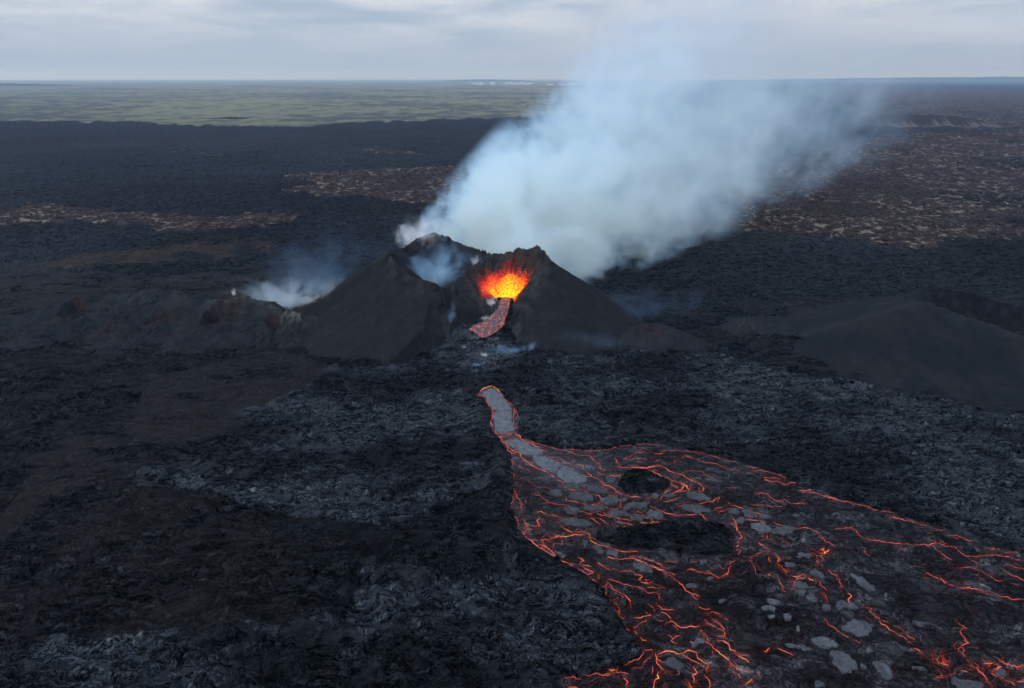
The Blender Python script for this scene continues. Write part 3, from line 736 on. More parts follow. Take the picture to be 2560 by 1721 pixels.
C_('B', [(0, 440), (80, 425), (170, 405), (250, 430), (330, 470), (430, 500), (490, 545), (560, 570), (615, 610), (620, 650), (575, 670)], .6, .38)
C_('B', [(150, 290), (230, 285)], .5, .35)
C_('B', [(135, 365), (180, 350)], .4, .4)
C_('B', [(330, 385), (380, 345), (430, 315), (520, 330), (600, 365), (690, 380), (780, 410), (880, 445), (940, 450), (1000, 470)], .4, .3)
C_('B', [(400, 480), (500, 460), (600, 465), (640, 500), (720, 525)], .4, .28)
C_('B', [(200, 270), (300, 262), (440, 265), (560, 280), (700, 310), (800, 340), (940, 370)], .35, .3)
C_('B', [(340, 228), (380, 222), (400, 235)], .5, .4)
C_('B', [(1050, 410), (1140, 425)], .65, .35)
C_('B', [(1200, 530), (1290, 532), (1370, 540)], .5, .3)
C_('B', [(1220, 545), (1320, 570), (1440, 605), (1530, 575)], .5, .42)
C_('B', [(1090, 460), (1200, 460), (1320, 490), (1430, 530)], .4, .3)
C_('B', [(1560, 660), (1620, 670), (1680, 655)], .65, .36)
C_('B', [(1640, 680), (1760, 700), (1860, 730), (1960, 752)], .5, .36)
C_('B', [(1120, 670), (1160, 690), (1220, 680), (1280, 720), (1340, 755), (1420, 745), (1470, 780), (1550, 785), (1630, 788)], .45, .28)
C_('B', [(880, 600), (940, 640), (910, 690)], .25, .22)
C_('B', [(1080, 780), (1180, 790), (1290, 810), (1330, 800), (1400, 815)], .45, .28)
C_('B', [(580, 790), (640, 770), (700, 765), (740, 730), (780, 725), (765, 760)], .6, .4)
C_('B', [(690, 860), (740, 835), (800, 820)], .4, .3)
C_('B', [(230, 765), (330, 745), (400, 715)], .5, .3)
C_('B', [(380, 810), (440, 775), (495, 760)], .55, .3)
C_('B', [(760, 870), (860, 830), (900, 820)], .45, .34)
C_('B', [(860, 765), (880, 790), (980, 815), (1060, 840), (1120, 860), (1210, 885)], .7, .36)
C_('B', [(100, 810), (190, 845), (260, 875), (370, 895), (500, 900), (600, 895), (650, 940)], .55, .34)
C_('B', [(1020, 930), (1100, 945), (1200, 955), (1240, 970)], .5, .32)
C_('B', [(1310, 960), (1350, 985), (1480, 1000), (1600, 1015), (1740, 1050), (1780, 1100), (1840, 1160), (1910, 1200)], .5, .3)
C_('B', [(920, 930), (940, 980), (960, 1050), (1000, 1110), (970, 1150), (945, 1210)], .6, .5)
C_('B', [(880, 980), (920, 1000), (960, 1050)], .5, .4)
C_('B', [(950, 1230), (990, 1245), (950, 1280)], .4, .4)
C_('B', [(940, 1330), (890, 1350), (870, 1420), (860, 1470), (800, 1510), (740, 1495), (640, 1465), (560, 1440), (460, 1430)], .5, .32)
C_('B', [(1070, 1325), (1120, 1300), (1190, 1265)], .5, .34)
C_('B', [(1160, 1070), (1210, 1070), (1215, 1110)], .5, .36)
C_('B', [(1250, 1080), (1245, 1150)], .5, .36)
C_('B', [(1160, 1160), (1200, 1190), (1240, 1230), (1275, 1250)], .5, .42)
C_('B', [(1300, 1270), (1360, 1320), (1345, 1380), (1420, 1430), (1450, 1480)], .65, .36)
C_('B', [(1070, 1330), (1120, 1410), (1155, 1500)], .35, .3)
C_('B', [(1260, 1300), (1280, 1360)], .45, .34)
C_('B', [(1430, 1145), (1470, 1185)], .5, .34)
C_('B', [(1630, 1240), (1730, 1280), (1800, 1320)], .4, .28)
C_('B', [(1725, 1285), (1720, 1385)], .55, .3)
C_('B', [(1770, 1245), (1800, 1220), (1810, 1260), (1850, 1225)], 1.0, .5)
C_('B', [(1780, 1260), (1830, 1270)], .95, .45)
C_('B', [(240, 1360), (300, 1345), (380, 1345)], .35, .28)
C_('B', [(1490, 1490), (1540, 1500), (1590, 1475), (1630, 1500)], .6, .4)
C_('B', [(1650, 1505), (1700, 1535)], .95, .5)
C_('B', [(1840, 1430), (1900, 1470), (1940, 1520)], .45, .3)
C_('C', [(0, 555), (100, 585), (200, 605), (270, 620)], .5, .32)
C_('C', [(270, 645), (310, 630), (400, 650), (520, 685)], .55, .32)
C_('C', [(570, 695), (690, 708)], .5, .36)
C_('C', [(640, 760), (740, 765), (860, 795), (980, 825), (1020, 820)], .55, .34)
C_('C', [(1090, 870), (1150, 880), (1190, 860)], .4, .34)
C_('C', [(1220, 930), (1310, 930), (1360, 955), (1450, 980)], .6, .36)
C_('C', [(110, 873), (160, 873), (220, 865), (285, 865), (330, 930), (390, 970), (470, 990), (600, 1005), (740, 1020), (910, 1028), (1050, 1015), (1120, 1000), (1200, 1035), (1300, 1050), (1350, 1100), (1395, 1133), (1560, 1135), (1700, 1130), (1830, 1155), (1930, 1190), (2100, 1240)], .55, .32)
C_('C', [(1060, 1015), (1120, 1080), (1190, 1130), (1250, 1175)], .35, .26)
C_('C', [(385, 1100), (440, 1140)], .5, .28)
C_('C', [(1340, 1248), (1430, 1240), (1530, 1275), (1620, 1325), (1680, 1370), (1760, 1378)], .55, .32)
C_('C', [(1000, 1300), (1110, 1335), (1180, 1385), (1260, 1415), (1370, 1455), (1540, 1460), (1640, 1490), (1740, 1530), (1860, 1555), (1960, 1570), (2200, 1640)], .5, .3)
C_('C', [(1640, 1070), (1680, 1055), (1725, 1062)], .5, .6)
C_('C', [(1780, 1105), (1860, 1100), (1930, 1095), (2100, 1110)], .5, .3)
C_('C', [(1790, 1225), (1870, 1255), (1960, 1268), (2100, 1290)], .5, .3)
C_('C', [(1760, 1280), (1830, 1335), (1900, 1355), (1960, 1385), (2100, 1450)], .5, .34)
C_('C', [(120, 1310), (160, 1360), (168, 1410), (165, 1450)], .55, .32)
C_('C', [(710, 1065), (800, 1085)], .25, .3)
C_('D', [(430, 0), (520, 35), (640, 30), (680, 60), (690, 100), (730, 140), (800, 165), (900, 195), (1040, 225), (1150, 222)], .85, .42)
C_('D', [(640, 48), (540, 58), (450, 85), (380, 80), (300, 98), (290, 118), (210, 112), (220, 160)], .85, .6)
C_('D', [(20, 30), (60, 90), (150, 165), (230, 210), (290, 250), (340, 290)], .6, .4)
C_('D', [(215, 170), (280, 200), (320, 240), (340, 285)], .7, .42)
C_('D', [(325, 150), (330, 185)], .7, .3)
C_('D', [(400, 315), (480, 350), (520, 375)], .7, .32)
C_('D', [(570, 290), (630, 325), (580, 350), (640, 400), (720, 430), (660, 450)], .7, .36)
C_('D', [(540, 400), (620, 430), (680, 480), (750, 530)], .6, .4)
C_('D', [(600, 350), (660, 365), (700, 385)], .5, .3)
C_('D', [(770, 440), (775, 500)], .6, .34)
C_('D', [(860, 275), (920, 295), (1000, 300), (1090, 285), (1160, 310), (1240, 350), (1340, 380), (1420, 440), (1490, 470), (1520, 510), (1590, 550), (1620, 600), (1680, 640), (1760, 660)], .7, .42)
C_('D', [(1060, 270), (1150, 262), (1250, 300), (1350, 340), (1480, 395)], .4, .34)
C_('D', [(1150, 300), (1250, 345), (1360, 395), (1450, 430), (1520, 460)], .55, .34)
C_('D', [(760, 340), (830, 390), (900, 400), (1000, 420), (1080, 405), (1130, 440), (1200, 465), (1160, 490), (1190, 520), (1260, 530)], .6, .34)
C_('D', [(1250, 570), (1330, 585), (1430, 585)], .65, .3)
C_('D', [(870, 495), (960, 520), (1010, 545), (1100, 560), (1180, 575), (1270, 630), (1365, 632), (1365, 700)], .5, .28)
C_('D', [(860, 530), (830, 570), (840, 630), (855, 675)], .65, .32)
C_('D', [(865, 530), (910, 590), (950, 610), (980, 620), (1030, 650), (1080, 710), (1090, 770)], .65, .32)
C_('D', [(920, 680), (950, 750), (980, 790), (980, 850)], .65, .34)
C_('D', [(890, 690), (900, 770), (960, 820), (970, 865)], .6, .36)
C_('D', [(1360, 755), (1400, 795), (1500, 800)], .65, .3)
C_('D', [(1250, 730), (1290, 760), (1320, 810)], .4, .28)
C_('D', [(1380, 820), (1460, 860), (1475, 910), (1540, 950), (1620, 970), (1700, 960), (1760, 962)], .7, .32)
C_('D', [(1475, 910), (1410, 950)], .5, .26)
C_('D', [(1130, 880), (1200, 860), (1285, 835)], .7, .34)
C_('D', [(1230, 870), (1240, 905), (1170, 940), (1115, 965)], .65, .32)
C_('D', [(1120, 1000), (1150, 1040)], .7, .36)
C_('D', [(1180, 1075), (1200, 1110), (1240, 1112)], .85, .3)
C_('D', [(1040, 985), (1070, 1000)], .7, .3)
C_('D', [(1440, 1040), (1500, 1080), (1480, 1110), (1540, 1135)], .5, .28)
C_('D', [(1500, 1085), (1570, 1055)], .5, .26)
C_('D', [(1765, 1000), (1800, 1050), (1800, 1110), (1860, 1140), (1900, 1180), (1960, 1230), (2000, 1260), (2070, 1330), (2130, 1370), (2190, 1400), (2240, 1400)], .75, .36)
C_('D', [(1800, 1030), (1840, 1070), (1860, 1140)], .8, .3)
C_('D', [(1220, 1190), (1290, 1190), (1300, 1250), (1240, 1290), (1200, 1350), (1110, 1370)], .6, .38)
C_('D', [(1220, 1195), (1180, 1260), (1110, 1290), (1030, 1330)], .55, .34)
C_('D', [(1370, 1220), (1450, 1215), (1560, 1240), (1640, 1200), (1720, 1220), (1780, 1300), (1850, 1360), (1830, 1395)], .85, .4)
C_('D', [(1560, 1240), (1650, 1280), (1740, 1320), (1810, 1370)], .6, .3)
C_('D', [(1370, 1220), (1340, 1260), (1350, 1330), (1410, 1400)], .85, .36)
C_('D', [(1350, 1420), (1360, 1470), (1320, 1500), (1310, 1568), (1320, 1640)], .95, .4)
C_('D', [(640, 1430), (740, 1420), (880, 1420), (1000, 1410), (1070, 1435)], .6, .36)
C_('D', [(890, 1390), (930, 1378)], .95, .3)
C_('D', [(430, 1475), (520, 1460), (590, 1470)], .45, .3)
C_('D', [(1010, 1470), (1060, 1500), (1040, 1540)], .7, .36)
C_('D', [(1700, 1360), (1740, 1410), (1690, 1450), (1710, 1520)], .65, .36)
C_('D', [(1800, 1430), (1860, 1510), (1860, 1568), (1850, 1650)], .6, .34)
C_('D', [(1650, 1520), (1690, 1568), (1700, 1620)], .9, .4)
C_('D', [(1730, 745), (1800, 800), (1860, 800)], .65, .34)
C_('D', [(1800, 830), (1880, 820), (1960, 840)], .65, .34)
C_('D', [(470, 1560), (540, 1560), (600, 1580)], .5, .3)
C_('D', [(1390, 1568), (1410, 1540), (1430, 1500)], .5, .3)
C_('D', [(1290, 1350), (1300, 1440)], .35, .3)
C_('E', [(170, 700), (130, 680), (120, 640)], .6, .34)
C_('E', [(240, 900), (300, 960), (370, 990), (440, 1020), (440, 1060), (370, 1075)], .7, .42)
C_('E', [(330, 900), (370, 930), (440, 1000)], .7, .4)
C_('E', [(370, 1100), (430, 1120), (490, 1180), (550, 1200)], .7, .36)
C_('E', [(530, 1210), (560, 1245), (640, 1240), (665, 1250)], .9, .34)
C_('E', [(560, 1250), (640, 1280), (680, 1310)], .7, .32)
C_('E', [(490, 1330), (540, 1410), (600, 1470)], .7, .34)
C_('E', [(640, 1530), (700, 1480), (715, 1515)], .95, .42)
C_('E', [(750, 1410), (790, 1460)], .5, .3)
C_('E', [(820, 1205), (850, 1215), (880, 1160)], .7, .3)
C_('E', [(960, 1150), (1000, 1190), (1050, 1215), (1110, 1245)], .65, .3)
C_('E', [(1410, 880), (1450, 940), (1530, 980), (1600, 1035), (1650, 1060)], .5, .26)
C_('E', [(1700, 1090), (1770, 1120)], .4, .36)
C_('E', [(1090, 605), (1120, 530), (1150, 500), (1200, 480), (1240, 470)], .65, .32)
C_('E', [(1090, 602), (1190, 605)], .5, .28)
C_('E', [(1370, 520), (1440, 600)], .5, .26)
C_('E', [(1410, 625), (1430, 670), (1455, 725)], .65, .32)
C_('E', [(960, 495), (1000, 560), (1030, 640)], .4, .26)
C_('E', [(1640, 630), (1680, 670), (1650, 700), (1665, 735)], .8, .36)
C_('E', [(1710, 735), (1740, 770)], .6, .34)
C_('E', [(865, 455), (890, 470)], .95, .3)
C_('F', [(420, 770), (470, 790), (440, 815), (490, 855), (540, 890), (560, 930), (640, 995), (700, 1020), (770, 1060), (850, 1125)], .7, .32)
C_('F', [(570, 905), (630, 930)], .6, .3)
C_('F', [(720, 960), (750, 990), (790, 1010), (830, 1060), (890, 1110)], .55, .3)
C_('F', [(885, 1170), (950, 1225)], .6, .28)
C_('F', [(1300, 870), (1290, 910), (1340, 945), (1405, 978), (1340, 995), (1330, 1020), (1370, 1060), (1385, 1100), (1420, 1125), (1340, 1170), (1310, 1200), (1350, 1235)], .55, .3)
C_('F', [(1350, 1160), (1360, 1235), (1400, 1290), (1440, 1330)], .6, .38)
C_('F', [(1100, 1260), (1130, 1310), (1210, 1340)], 1.0, .75)
C_('F', [(1500, 1360), (1520, 1400), (1580, 1450), (1600, 1500), (1640, 1530)], .55, .34)
C_('F', [(1340, 1395), (1400, 1415)], .8, .32)
C_('F', [(1650, 1390), (1700, 1380), (1740, 1360)], .85, .36)
C_('F', [(1640, 1410), (1700, 1445), (1780, 1485), (1850, 1520), (1870, 1540)], .75, .34)
C_('F', [(1130, 1450), (1165, 1438)], .8, .32)
C_('F', [(1760, 1330), (1860, 1350), (1920, 1360), (1955, 1340), (2100, 1350)], .65, .34)
C_('F', [(1200, 1440), (1290, 1420)], .5, .28)
C_('F', [(1560, 1330), (1650, 1330)], .85, .32)
C_('F', [(1900, 1500), (1960, 1510), (2060, 1530)], .6, .4)

rj = np.random.RandomState(3)
def jag(pix, amp=0.15, seglen=0.34):
    """photograph polyline -> jagged line on the flow surface"""
    g = np.array(gpoly(pix))
    out = [g[0]]
    for a, b in zip(g[:-1], g[1:]):
        L = np.hypot(*(b - a)); k = max(1, int(round(math.log2(max(L / seglen, 1)))))
        pts = [a, b]; am = amp * min(L, 9)
        for _ in range(k):
            nn = [pts[0]]
            for p, q in zip(pts[:-1], pts[1:]):
                d = q - p; m_ = (p + q) / 2 + np.array([-d[1], d[0]]) / (np.hypot(*d) + 1e-6) * rj.uniform(-1, 1) * am
                nn += [m_, q]
            pts = nn; am *= .60
        out += pts[1:]
    return np.array(out)
LINES = [(jag(p), h, wd) for p, h, wd in CR]

# flow surface: crust with plates, ropes and real relief
st = 0.00105
azf = np.arange(-R(7), R(52), st); thf = np.arange(R(52), R(22), -0.0009)
AF, TF = np.meshgrid(azf, thf); RF = 100 / np.tan(TF)
XF, YF = RF * np.sin(AF), RF * np.cos(AF)
jxf = XF + .5 * pn(XF / 3, YF / 3, 300) + .25 * pn(XF, YF, 301); jyf = YF + .5 * pn(XF / 3, YF / 3, 302) + .25 * pn(XF, YF, 303)
inside = inpoly(jxf, jyf, FLOWW)
bb = np.zeros(XF.shape, bool)
glow = np.zeros(XF.shape, np.float32)
for ln, h, wd in LINES:
    lo = ln.min(0) - 4; hi = ln.max(0) + 4
    s = np.where((XF > lo[0]) & (XF < hi[0]) & (YF > lo[1]) & (YF < hi[1]) & inside)
    if not len(s[0]): continue
    sub = ln[::3] if len(ln) > 6 else ln
    sub = np.vstack([sub, ln[-1:]])
    d = segd(XF[s], YF[s], [tuple(q) for q in sub])
    glow[s] = np.maximum(glow[s], (h * np.exp(-d / (0.35 + wd * 1.0))).astype(np.float32))
wx, wy = ewarp(XF, YF, 3.0, 11, 310); wx, wy = ewarp(wx, wy, .9, 3, 312)
dch = segd(XF, YF, [tuple(q) for q in gpoly(Z('A', (250, 150), (390, 450), (450, 600), (700, 760), (1100, 980)))])
calm = np.exp(-dch / 9.0)
rz = 0.30 * pn(XF / 18, YF / 18, 320) + .42 * (np.sqrt(np.abs(pn(wx / 7, wy / 4.5, 321)) + .003) - .45) + .26 * (np.sqrt(np.abs(pn(wx / 2.6, wy / 1.8, 322)) + .003) - .45) + .09 * pn(wx / .9, wy / .7, 323)
far_s = sst(np.hypot(XF - 20, YF - 190), 40, 90)
ZF = rz * (0.4 + .6 * (1 - calm)) * (.65 + .6 * far_s) - np.minimum(glow, .8) * .12
falb = np.ones(XF.shape + (3,)) * np.array([.082, .084, .096])
cl_ = sst(fbm(wx / 12, wy / 8, 330, 3), -.35, .35)[..., None]
falb = falb * (.70 + .55 * cl_)
falb = falb * (1 + (1.1 * calm * (1 - .6 * far_s))[..., None]) 
dk = (far_s * sst(fbm(XF / 30, YF / 24, 331, 3), -.2, .3))[..., None]
falb = falb * (1 - .5 * dk)

m, nt, bs, P, wp, stv = lava_rock('flow_crust', True)
gl = N(nt, 'ShaderNodeAttribute', attribute_name='glow').outputs['Fac']
va = N(nt, 'ShaderNodeTexVoronoi', feature='DISTANCE_TO_EDGE', i={'Vector': VM(nt, 'MULTIPLY', wp, (0.8, 1.1, .5)), 'Scale': 0.42})
hair = MR(nt, va.outputs['Distance'], 0.0, 0.035, 1.0, 0.0)
hm = MR(nt, NOISE(nt, P, 0.06, 3, 0.6), 0.50, 0.62)
fine = MR(nt, NOISE(nt, wp, 1.4, 5, 0.7), 0.55, 0.72)
ev = M(nt, 'ADD', M(nt, 'MULTIPLY', M(nt, 'POWER', gl, 1.6), M(nt, 'ADD', 0.12, M(nt, 'MULTIPLY', fine, 1.3))), M(nt, 'MULTIPLY', M(nt, 'MULTIPLY', hair, M(nt, 'ADD', .15, hm)), M(nt, 'ADD', .05, M(nt, 'MULTIPLY', gl, 1.8))))
nt.links.new(MIX(nt, ev, (1.0, 0.10, 0.045), (1.0, 0.13, 0.05)), bs.inputs['Emission Color'])
nt.links.new(M(nt, 'MULTIPLY', ev, 0.34), bs.inputs['Emission Strength'])
M_FLOW = m; m.cycles.emission_sampling = 'NONE'
flow = empty('lava_flow', (float(np.mean([p[0] for p in FLOWW[:40]])), 190.0, 0))
crust = grid_obj('crust', XF, YF, ZF, M_FLOW, inside, {'alb': falb, 'zone': np.stack([.82 - .4 * calm, XF * 0, XF * 0], -1), 'glow': glow})
keep_parent(crust, flow)
tag(flow, 'wide grey-black lava flow netted with glowing orange cracks', 'lava flow')
def flow_z(x, y):
    """height of the crust at points, by the nearest sheet vertex"""
    r = np.hypot(x, y); th = np.arctan2(100, r); a = np.arctan2(x, y)
    i = np.clip(np.round((R(52) - th) / 0.0009).astype(int), 0, len(thf) - 1)
    j = np.clip(np.round((a + R(7)) / st).astype(int), 0, len(azf) - 1)
    return ZF[i, j]

m_hot, nt = mat('molten_crack'); m_hot.cycles.emission_sampling = 'NONE'
ht = N(nt, 'ShaderNodeAttribute', attribute_name='molten').outputs['Fac']
P = obj_coords(nt)
hv = M(nt, 'ADD', ht, M(nt, 'MULTIPLY', M(nt, 'SUBTRACT', NOISE(nt, P, 1.1, 3, .7), .5), .55), clamp=True)
cr = N(nt, 'ShaderNodeValToRGB', i={0: hv}); e = cr.color_ramp.elements
e[0].position = 0; e[0].color = (.02, .004, .003, 1); e[1].position = 1; e[1].color = (1, .50, .03, 1)
for p_, c_ in ((.2, (.20, .022, .018, 1)), (.45, (.72, .085, .055, 1)), (.66, (1, .15, .07, 1)), (.86, (1, .27, .04, 1))):
    q = e.new(p_); q.color = c_
b_ = N(nt, 'ShaderNodeBsdfPrincipled', i={'Base Color': (.03, .02, .02, 1), 'Roughness': .6, 'Emission Color': cr.outputs[0], 'Emission Strength': 1.0})
N(nt, 'ShaderNodeOutputMaterial', i={0: b_.outputs[0]})
def ribbon(ln, h, wd):
    n = len(ln)
    t = np.gradient(ln, axis=0); t /= (np.hypot(t[:, 0], t[:, 1])[:, None] + 1e-6)
    nrm = np.stack([-t[:, 1], t[:, 0]], -1)
    s = np.arange(n)
    o_ = rj.uniform(0, 999)
    wv_ = wd * (.01 + .54 * np.clip(.42 + 1.2 * pn(s * .11 + o_, s * 0. + o_, 400) + .7 * pn(s * .45 + o_, s * 0., 401), 0.0, 1.7))
    wv_ *= np.minimum(1, .2 + np.minimum(s, n - 1 - s) / 3.0)
    he = h * (.92 + .75 * pn(s * .12 + o_, s * 0., 402))
    z = flow_z(ln[:, 0], ln[:, 1])
    zl = np.maximum.reduce([flow_z(*(ln + nrm * k * wv_[:, None]).T) for k in (-.5, 0, .5)]) + .05
    rows = []
    for k, dz in ((-1, -.15), (-.45, .0), (.45, .0), (1, -.15)):
        p = ln + nrm * (k * wv_ * .5)[:, None]
        rows.append(np.stack([p[:, 0], p[:, 1], zl + dz], -1))
    co_ = np.stack(rows, 1).reshape(-1, 3)
    heat = np.stack([he * .45, he, he, he * .45], 1).ravel()
    i = np.arange(n - 1)[:, None] * 4 + np.arange(3)[None]
    f = np.stack([i, i + 4, i + 5, i + 1], -1).reshape(-1, 4)
    return co_, f, np.clip(heat, 0, 1)
order = sorted(range(len(LINES)), key=lambda k: -len(LINES[k][0]) * LINES[k][2])
restc, restf, resth, off = [], [], [], 0
def crack_obj(c, f, h):
    c = c - np.array(flow.location)
    o = new_mesh('glowing_crack', c, f, m_hot, flow); attr(o, 'molten', h); return o
for q, k in enumerate(order):
    c, f, h = ribbon(*LINES[k])
    if q < 99: crack_obj(c, f, h)
    else:
        restc.append(c); restf.append(f + off); resth.append(h); off += len(c)
# short hair cracks that run beside the traced ones
for k in order:
    ln, h, wd = LINES[k]
    for _ in range(int(len(ln) / 12)):
        i0 = rj.randint(0, max(1, len(ln) - 10)); seg = ln[i0:i0 + rj.randint(5, 12)]
        if len(seg) < 4: continue
        off_ = rj.normal(0, 1.9, 2); ang = rj.normal(0, .5)
        c0 = seg.mean(0); rt = np.array([[math.cos(ang), -math.sin(ang)], [math.sin(ang), math.cos(ang)]])
        seg = (seg - c0) @ rt.T * rj.uniform(.5, .9) + c0 + off_
        if not inpoly(seg[:, 0], seg[:, 1], FLOWW).all(): continue
        c, f, hh = ribbon(seg, h * rj.uniform(.3, .85), wd * rj.uniform(.3, .6))
        restc.append(c); restf.append(f + off); resth.append(hh); off += len(c)
o = crack_obj(np.vstack(restc), np.vstack(restf), np.concatenate(resth)); o.name = 'fine_cracks'; tag(o, kind='stuff')

# ------------------------------------------------------------------ islands of old rubble in the flow
def island(poly, lab, hmax):
    xs = [p[0] for p in poly]; ys = [p[1] for p in poly]
    Xi, Yi = np.meshgrid(np.arange(min(xs) - 2, max(xs) + 2, .22), np.arange(min(ys) - 2, max(ys) + 2, .22))
    jx_ = Xi + .6 * pn(Xi / 2.5, Yi / 2.5, 500) + .3 * pn(Xi / .9, Yi / .9, 501); jy_ = Yi + .6 * pn(Xi / 2.5, Yi / 2.5, 502) + .3 * pn(Xi / .9, Yi / .9, 503)
    ins = inpoly(jx_, jy_, poly); d = np.where(ins, segd(jx_, jy_, poly, True), -segd(jx_, jy_, poly, True))
    wx, wy = ewarp(Xi, Yi, 1.2, 4, 504)
    zi = hmax * sst(d, -.3, 1.8) - 1.2 + (.75 * (np.sqrt(np.abs(pn(wx / 4, wy / 3, 505))) - .4) + .55 * (np.sqrt(np.abs(pn(wx / 1.6, wy / 1.2, 506))) - .4) + .2 * pn(wx / .6, wy / .6, 507)) * sst(d, -.2, 1.0)
    al = np.ones(Xi.shape + (3,)) * np.array([.030, .034, .040]) * (.5 + 1.3 * sst(fbm(Xi / 5, Yi / 4, 508, 3), -.1, .4))[..., None]
    o = grid_obj('lava_island', Xi, Yi, zi, M_LAND, zi > -1.15, {'alb': al, 'zone': np.stack([Xi * 0 + 1, Xi * 0, Xi * 0], -1)})
    return tag(o, lab, 'lava island')
island(ISL1, 'small oval rubble island in the flow, ringed by glowing cracks, upper of two', 2.2)
island(ISL2, 'long black rubble island in the flow, larger and lower of two', 2.0)

# ------------------------------------------------------------------ pale crust rafts
m_raft, nt = mat('pale_crust')
P = obj_coords(nt)
oi = N(nt, 'ShaderNodeObjectInfo').outputs['Random']
wv = N(nt, 'ShaderNodeTexNoise', i={'Vector': P, 'Scale': 0.3, 'Detail': 3.0})
wp_ = VM(nt, 'ADD', P, VM(nt, 'SCALE', VM(nt, 'SUBTRACT', wv.outputs['Color'], (0.5, 0.5, 0.5)), scale=4.0))
n1 = NOISE(nt, wp_, .5, 6, .62); n2 = NOISE(nt, P, 3.5, 5, .72)
vv = N(nt, 'ShaderNodeTexVoronoi', feature='DISTANCE_TO_EDGE', i={'Vector': wp_, 'Scale': .38})
ck = MR(nt, vv.outputs['Distance'], 0, .03)
k = M(nt, 'MULTIPLY', M(nt, 'ADD', .6, M(nt, 'MULTIPLY', n1, .8)), M(nt, 'ADD', .55, M(nt, 'MULTIPLY', n2, .9)))
k = M(nt, 'MULTIPLY', k, M(nt, 'ADD', .4, M(nt, 'MULTIPLY', ck, .6)))
shade = M(nt, 'MULTIPLY', N(nt, 'ShaderNodeAttribute', attribute_name='tone').outputs['Fac'], .95)
rope = N(nt, 'ShaderNodeTexWave', wave_type='BANDS', bands_direction='X', i={'Vector': wp_, 'Scale': 1.1, 'Distortion': 5.0, 'Detail': 3.0, 'Detail Scale': 1.0}).outputs['Fac']
spot = MR(nt, NOISE(nt, wp_, 1.6, 5, .7, .8), .36, .52)
k = M(nt, 'MULTIPLY', k, M(nt, 'ADD', .55, M(nt, 'MULTIPLY', spot, .5)))
k = M(nt, 'MULTIPLY', k, M(nt, 'ADD', .8, M(nt, 'MULTIPLY', rope, .3)))
c_ = VM(nt, 'SCALE', MIX(nt, n1, (.105, .120, .142), (.150, .162, .180)), scale=M(nt, 'MULTIPLY', k, shade))
hh = M(nt, 'ADD', M(nt, 'ADD', M(nt, 'MULTIPLY', n1, .5), M(nt, 'MULTIPLY', rope, .12)), M(nt, 'ADD', M(nt, 'MULTIPLY', n2, .10), M(nt, 'MULTIPLY', ck, .06)))
bp = N(nt, 'ShaderNodeBump', i={'Height': hh, 'Strength': 1.0, 'Distance': .8})
b_ = N(nt, 'ShaderNodeBsdfPrincipled', i={'Base Color': c_, 'Roughness': .7, 'Specular IOR Level': .2, 'Normal': bp.outputs[0]})
N(nt, 'ShaderNodeOutputMaterial', i={0: b_.outputs[0]})
def raft_poly(pts, lab, tone=1.0, th=.22, jagk=1.0):
    g = np.array(pts)
    # jagged outline
    out = []
    n = len(g)
    for k in range(n):
        a, b = g[k], g[(k + 1) % n]; L = np.hypot(*(b - a)); q = max(1, int(L / .45)); d = (b - a) / (L + 1e-6)
        for j in range(q):
            p = a + (b - a) * j / q
            out.append(p + np.array([-d[1], d[0]]) * (.34 * jagk * pn(np.array([p[0] / 1.5]), np.array([p[1] / 1.5]), 600)[0] * 2 + .16 * pn(np.array([p[0] / .5]), np.array([p[1] / .5]), 603)[0] * 2 + rj.uniform(-.05, .05)))
    out = np.array(out); c = out.mean(0); n = len(out)
    rings = []
    zc_ = float(np.median(flow_z(out[:, 0], out[:, 1]))) + .12
    for s, dz in ((1.03, -.5), (1.0, th * .55), (.97, th), (.8, th + .03), (.6, th + .05), (.38, th + .05), (.18, th + .05)):
        p = c + (out - c) * s
        zz = zc_ + dz + (.07 * pn(p[:, 0] / 1.3, p[:, 1] / 1.3, 601) + .10 * pn(p[:, 0] / 4, p[:, 1] / 4, 602) if dz > 0 else 0)
        rings.append(np.stack([p[:, 0], p[:, 1], np.broadcast_to(zz, (n,))], -1))
    co_ = np.vstack(rings + [np.array([[c[0], c[1], zc_ + th + .05]])])
    o0 = np.array([c[0], c[1], zc_]); co_ = co_ - o0
    me = bpy.data.meshes.new('crust_raft')
    fs = []
    nr = len(rings)
    area = np.sum(out[:, 0] * np.roll(out[:, 1], -1) - np.roll(out[:, 0], -1) * out[:, 1])
    for r_ in range(nr - 1):
        for j in range(n):
            f = (r_ * n + j, r_ * n + (j + 1) % n, (r_ + 1) * n + (j + 1) % n, (r_ + 1) * n + j)
            fs.append(f if area > 0 else f[::-1])
    for j in range(n):
        f = ((nr - 1) * n + j, (nr - 1) * n + (j + 1) % n, nr * n)
        fs.append(f if area > 0 else f[::-1])
    me.from_pydata([tuple(p) for p in co_], [], fs)
    me.polygons.foreach_set('use_smooth', [True] * len(fs))
    me.materials.append(m_raft)
    a = me.attributes.new('tone', 'FLOAT', 'POINT'); a.data.foreach_set('value', np.full(len(co_), tone, np.float32))
    o = bpy.data.objects.new('crust_raft', me); COL.objects.link(o); o.location = o0
    return tag(o, lab, 'crust plate', 'pale crust plates riding on the lava flow')
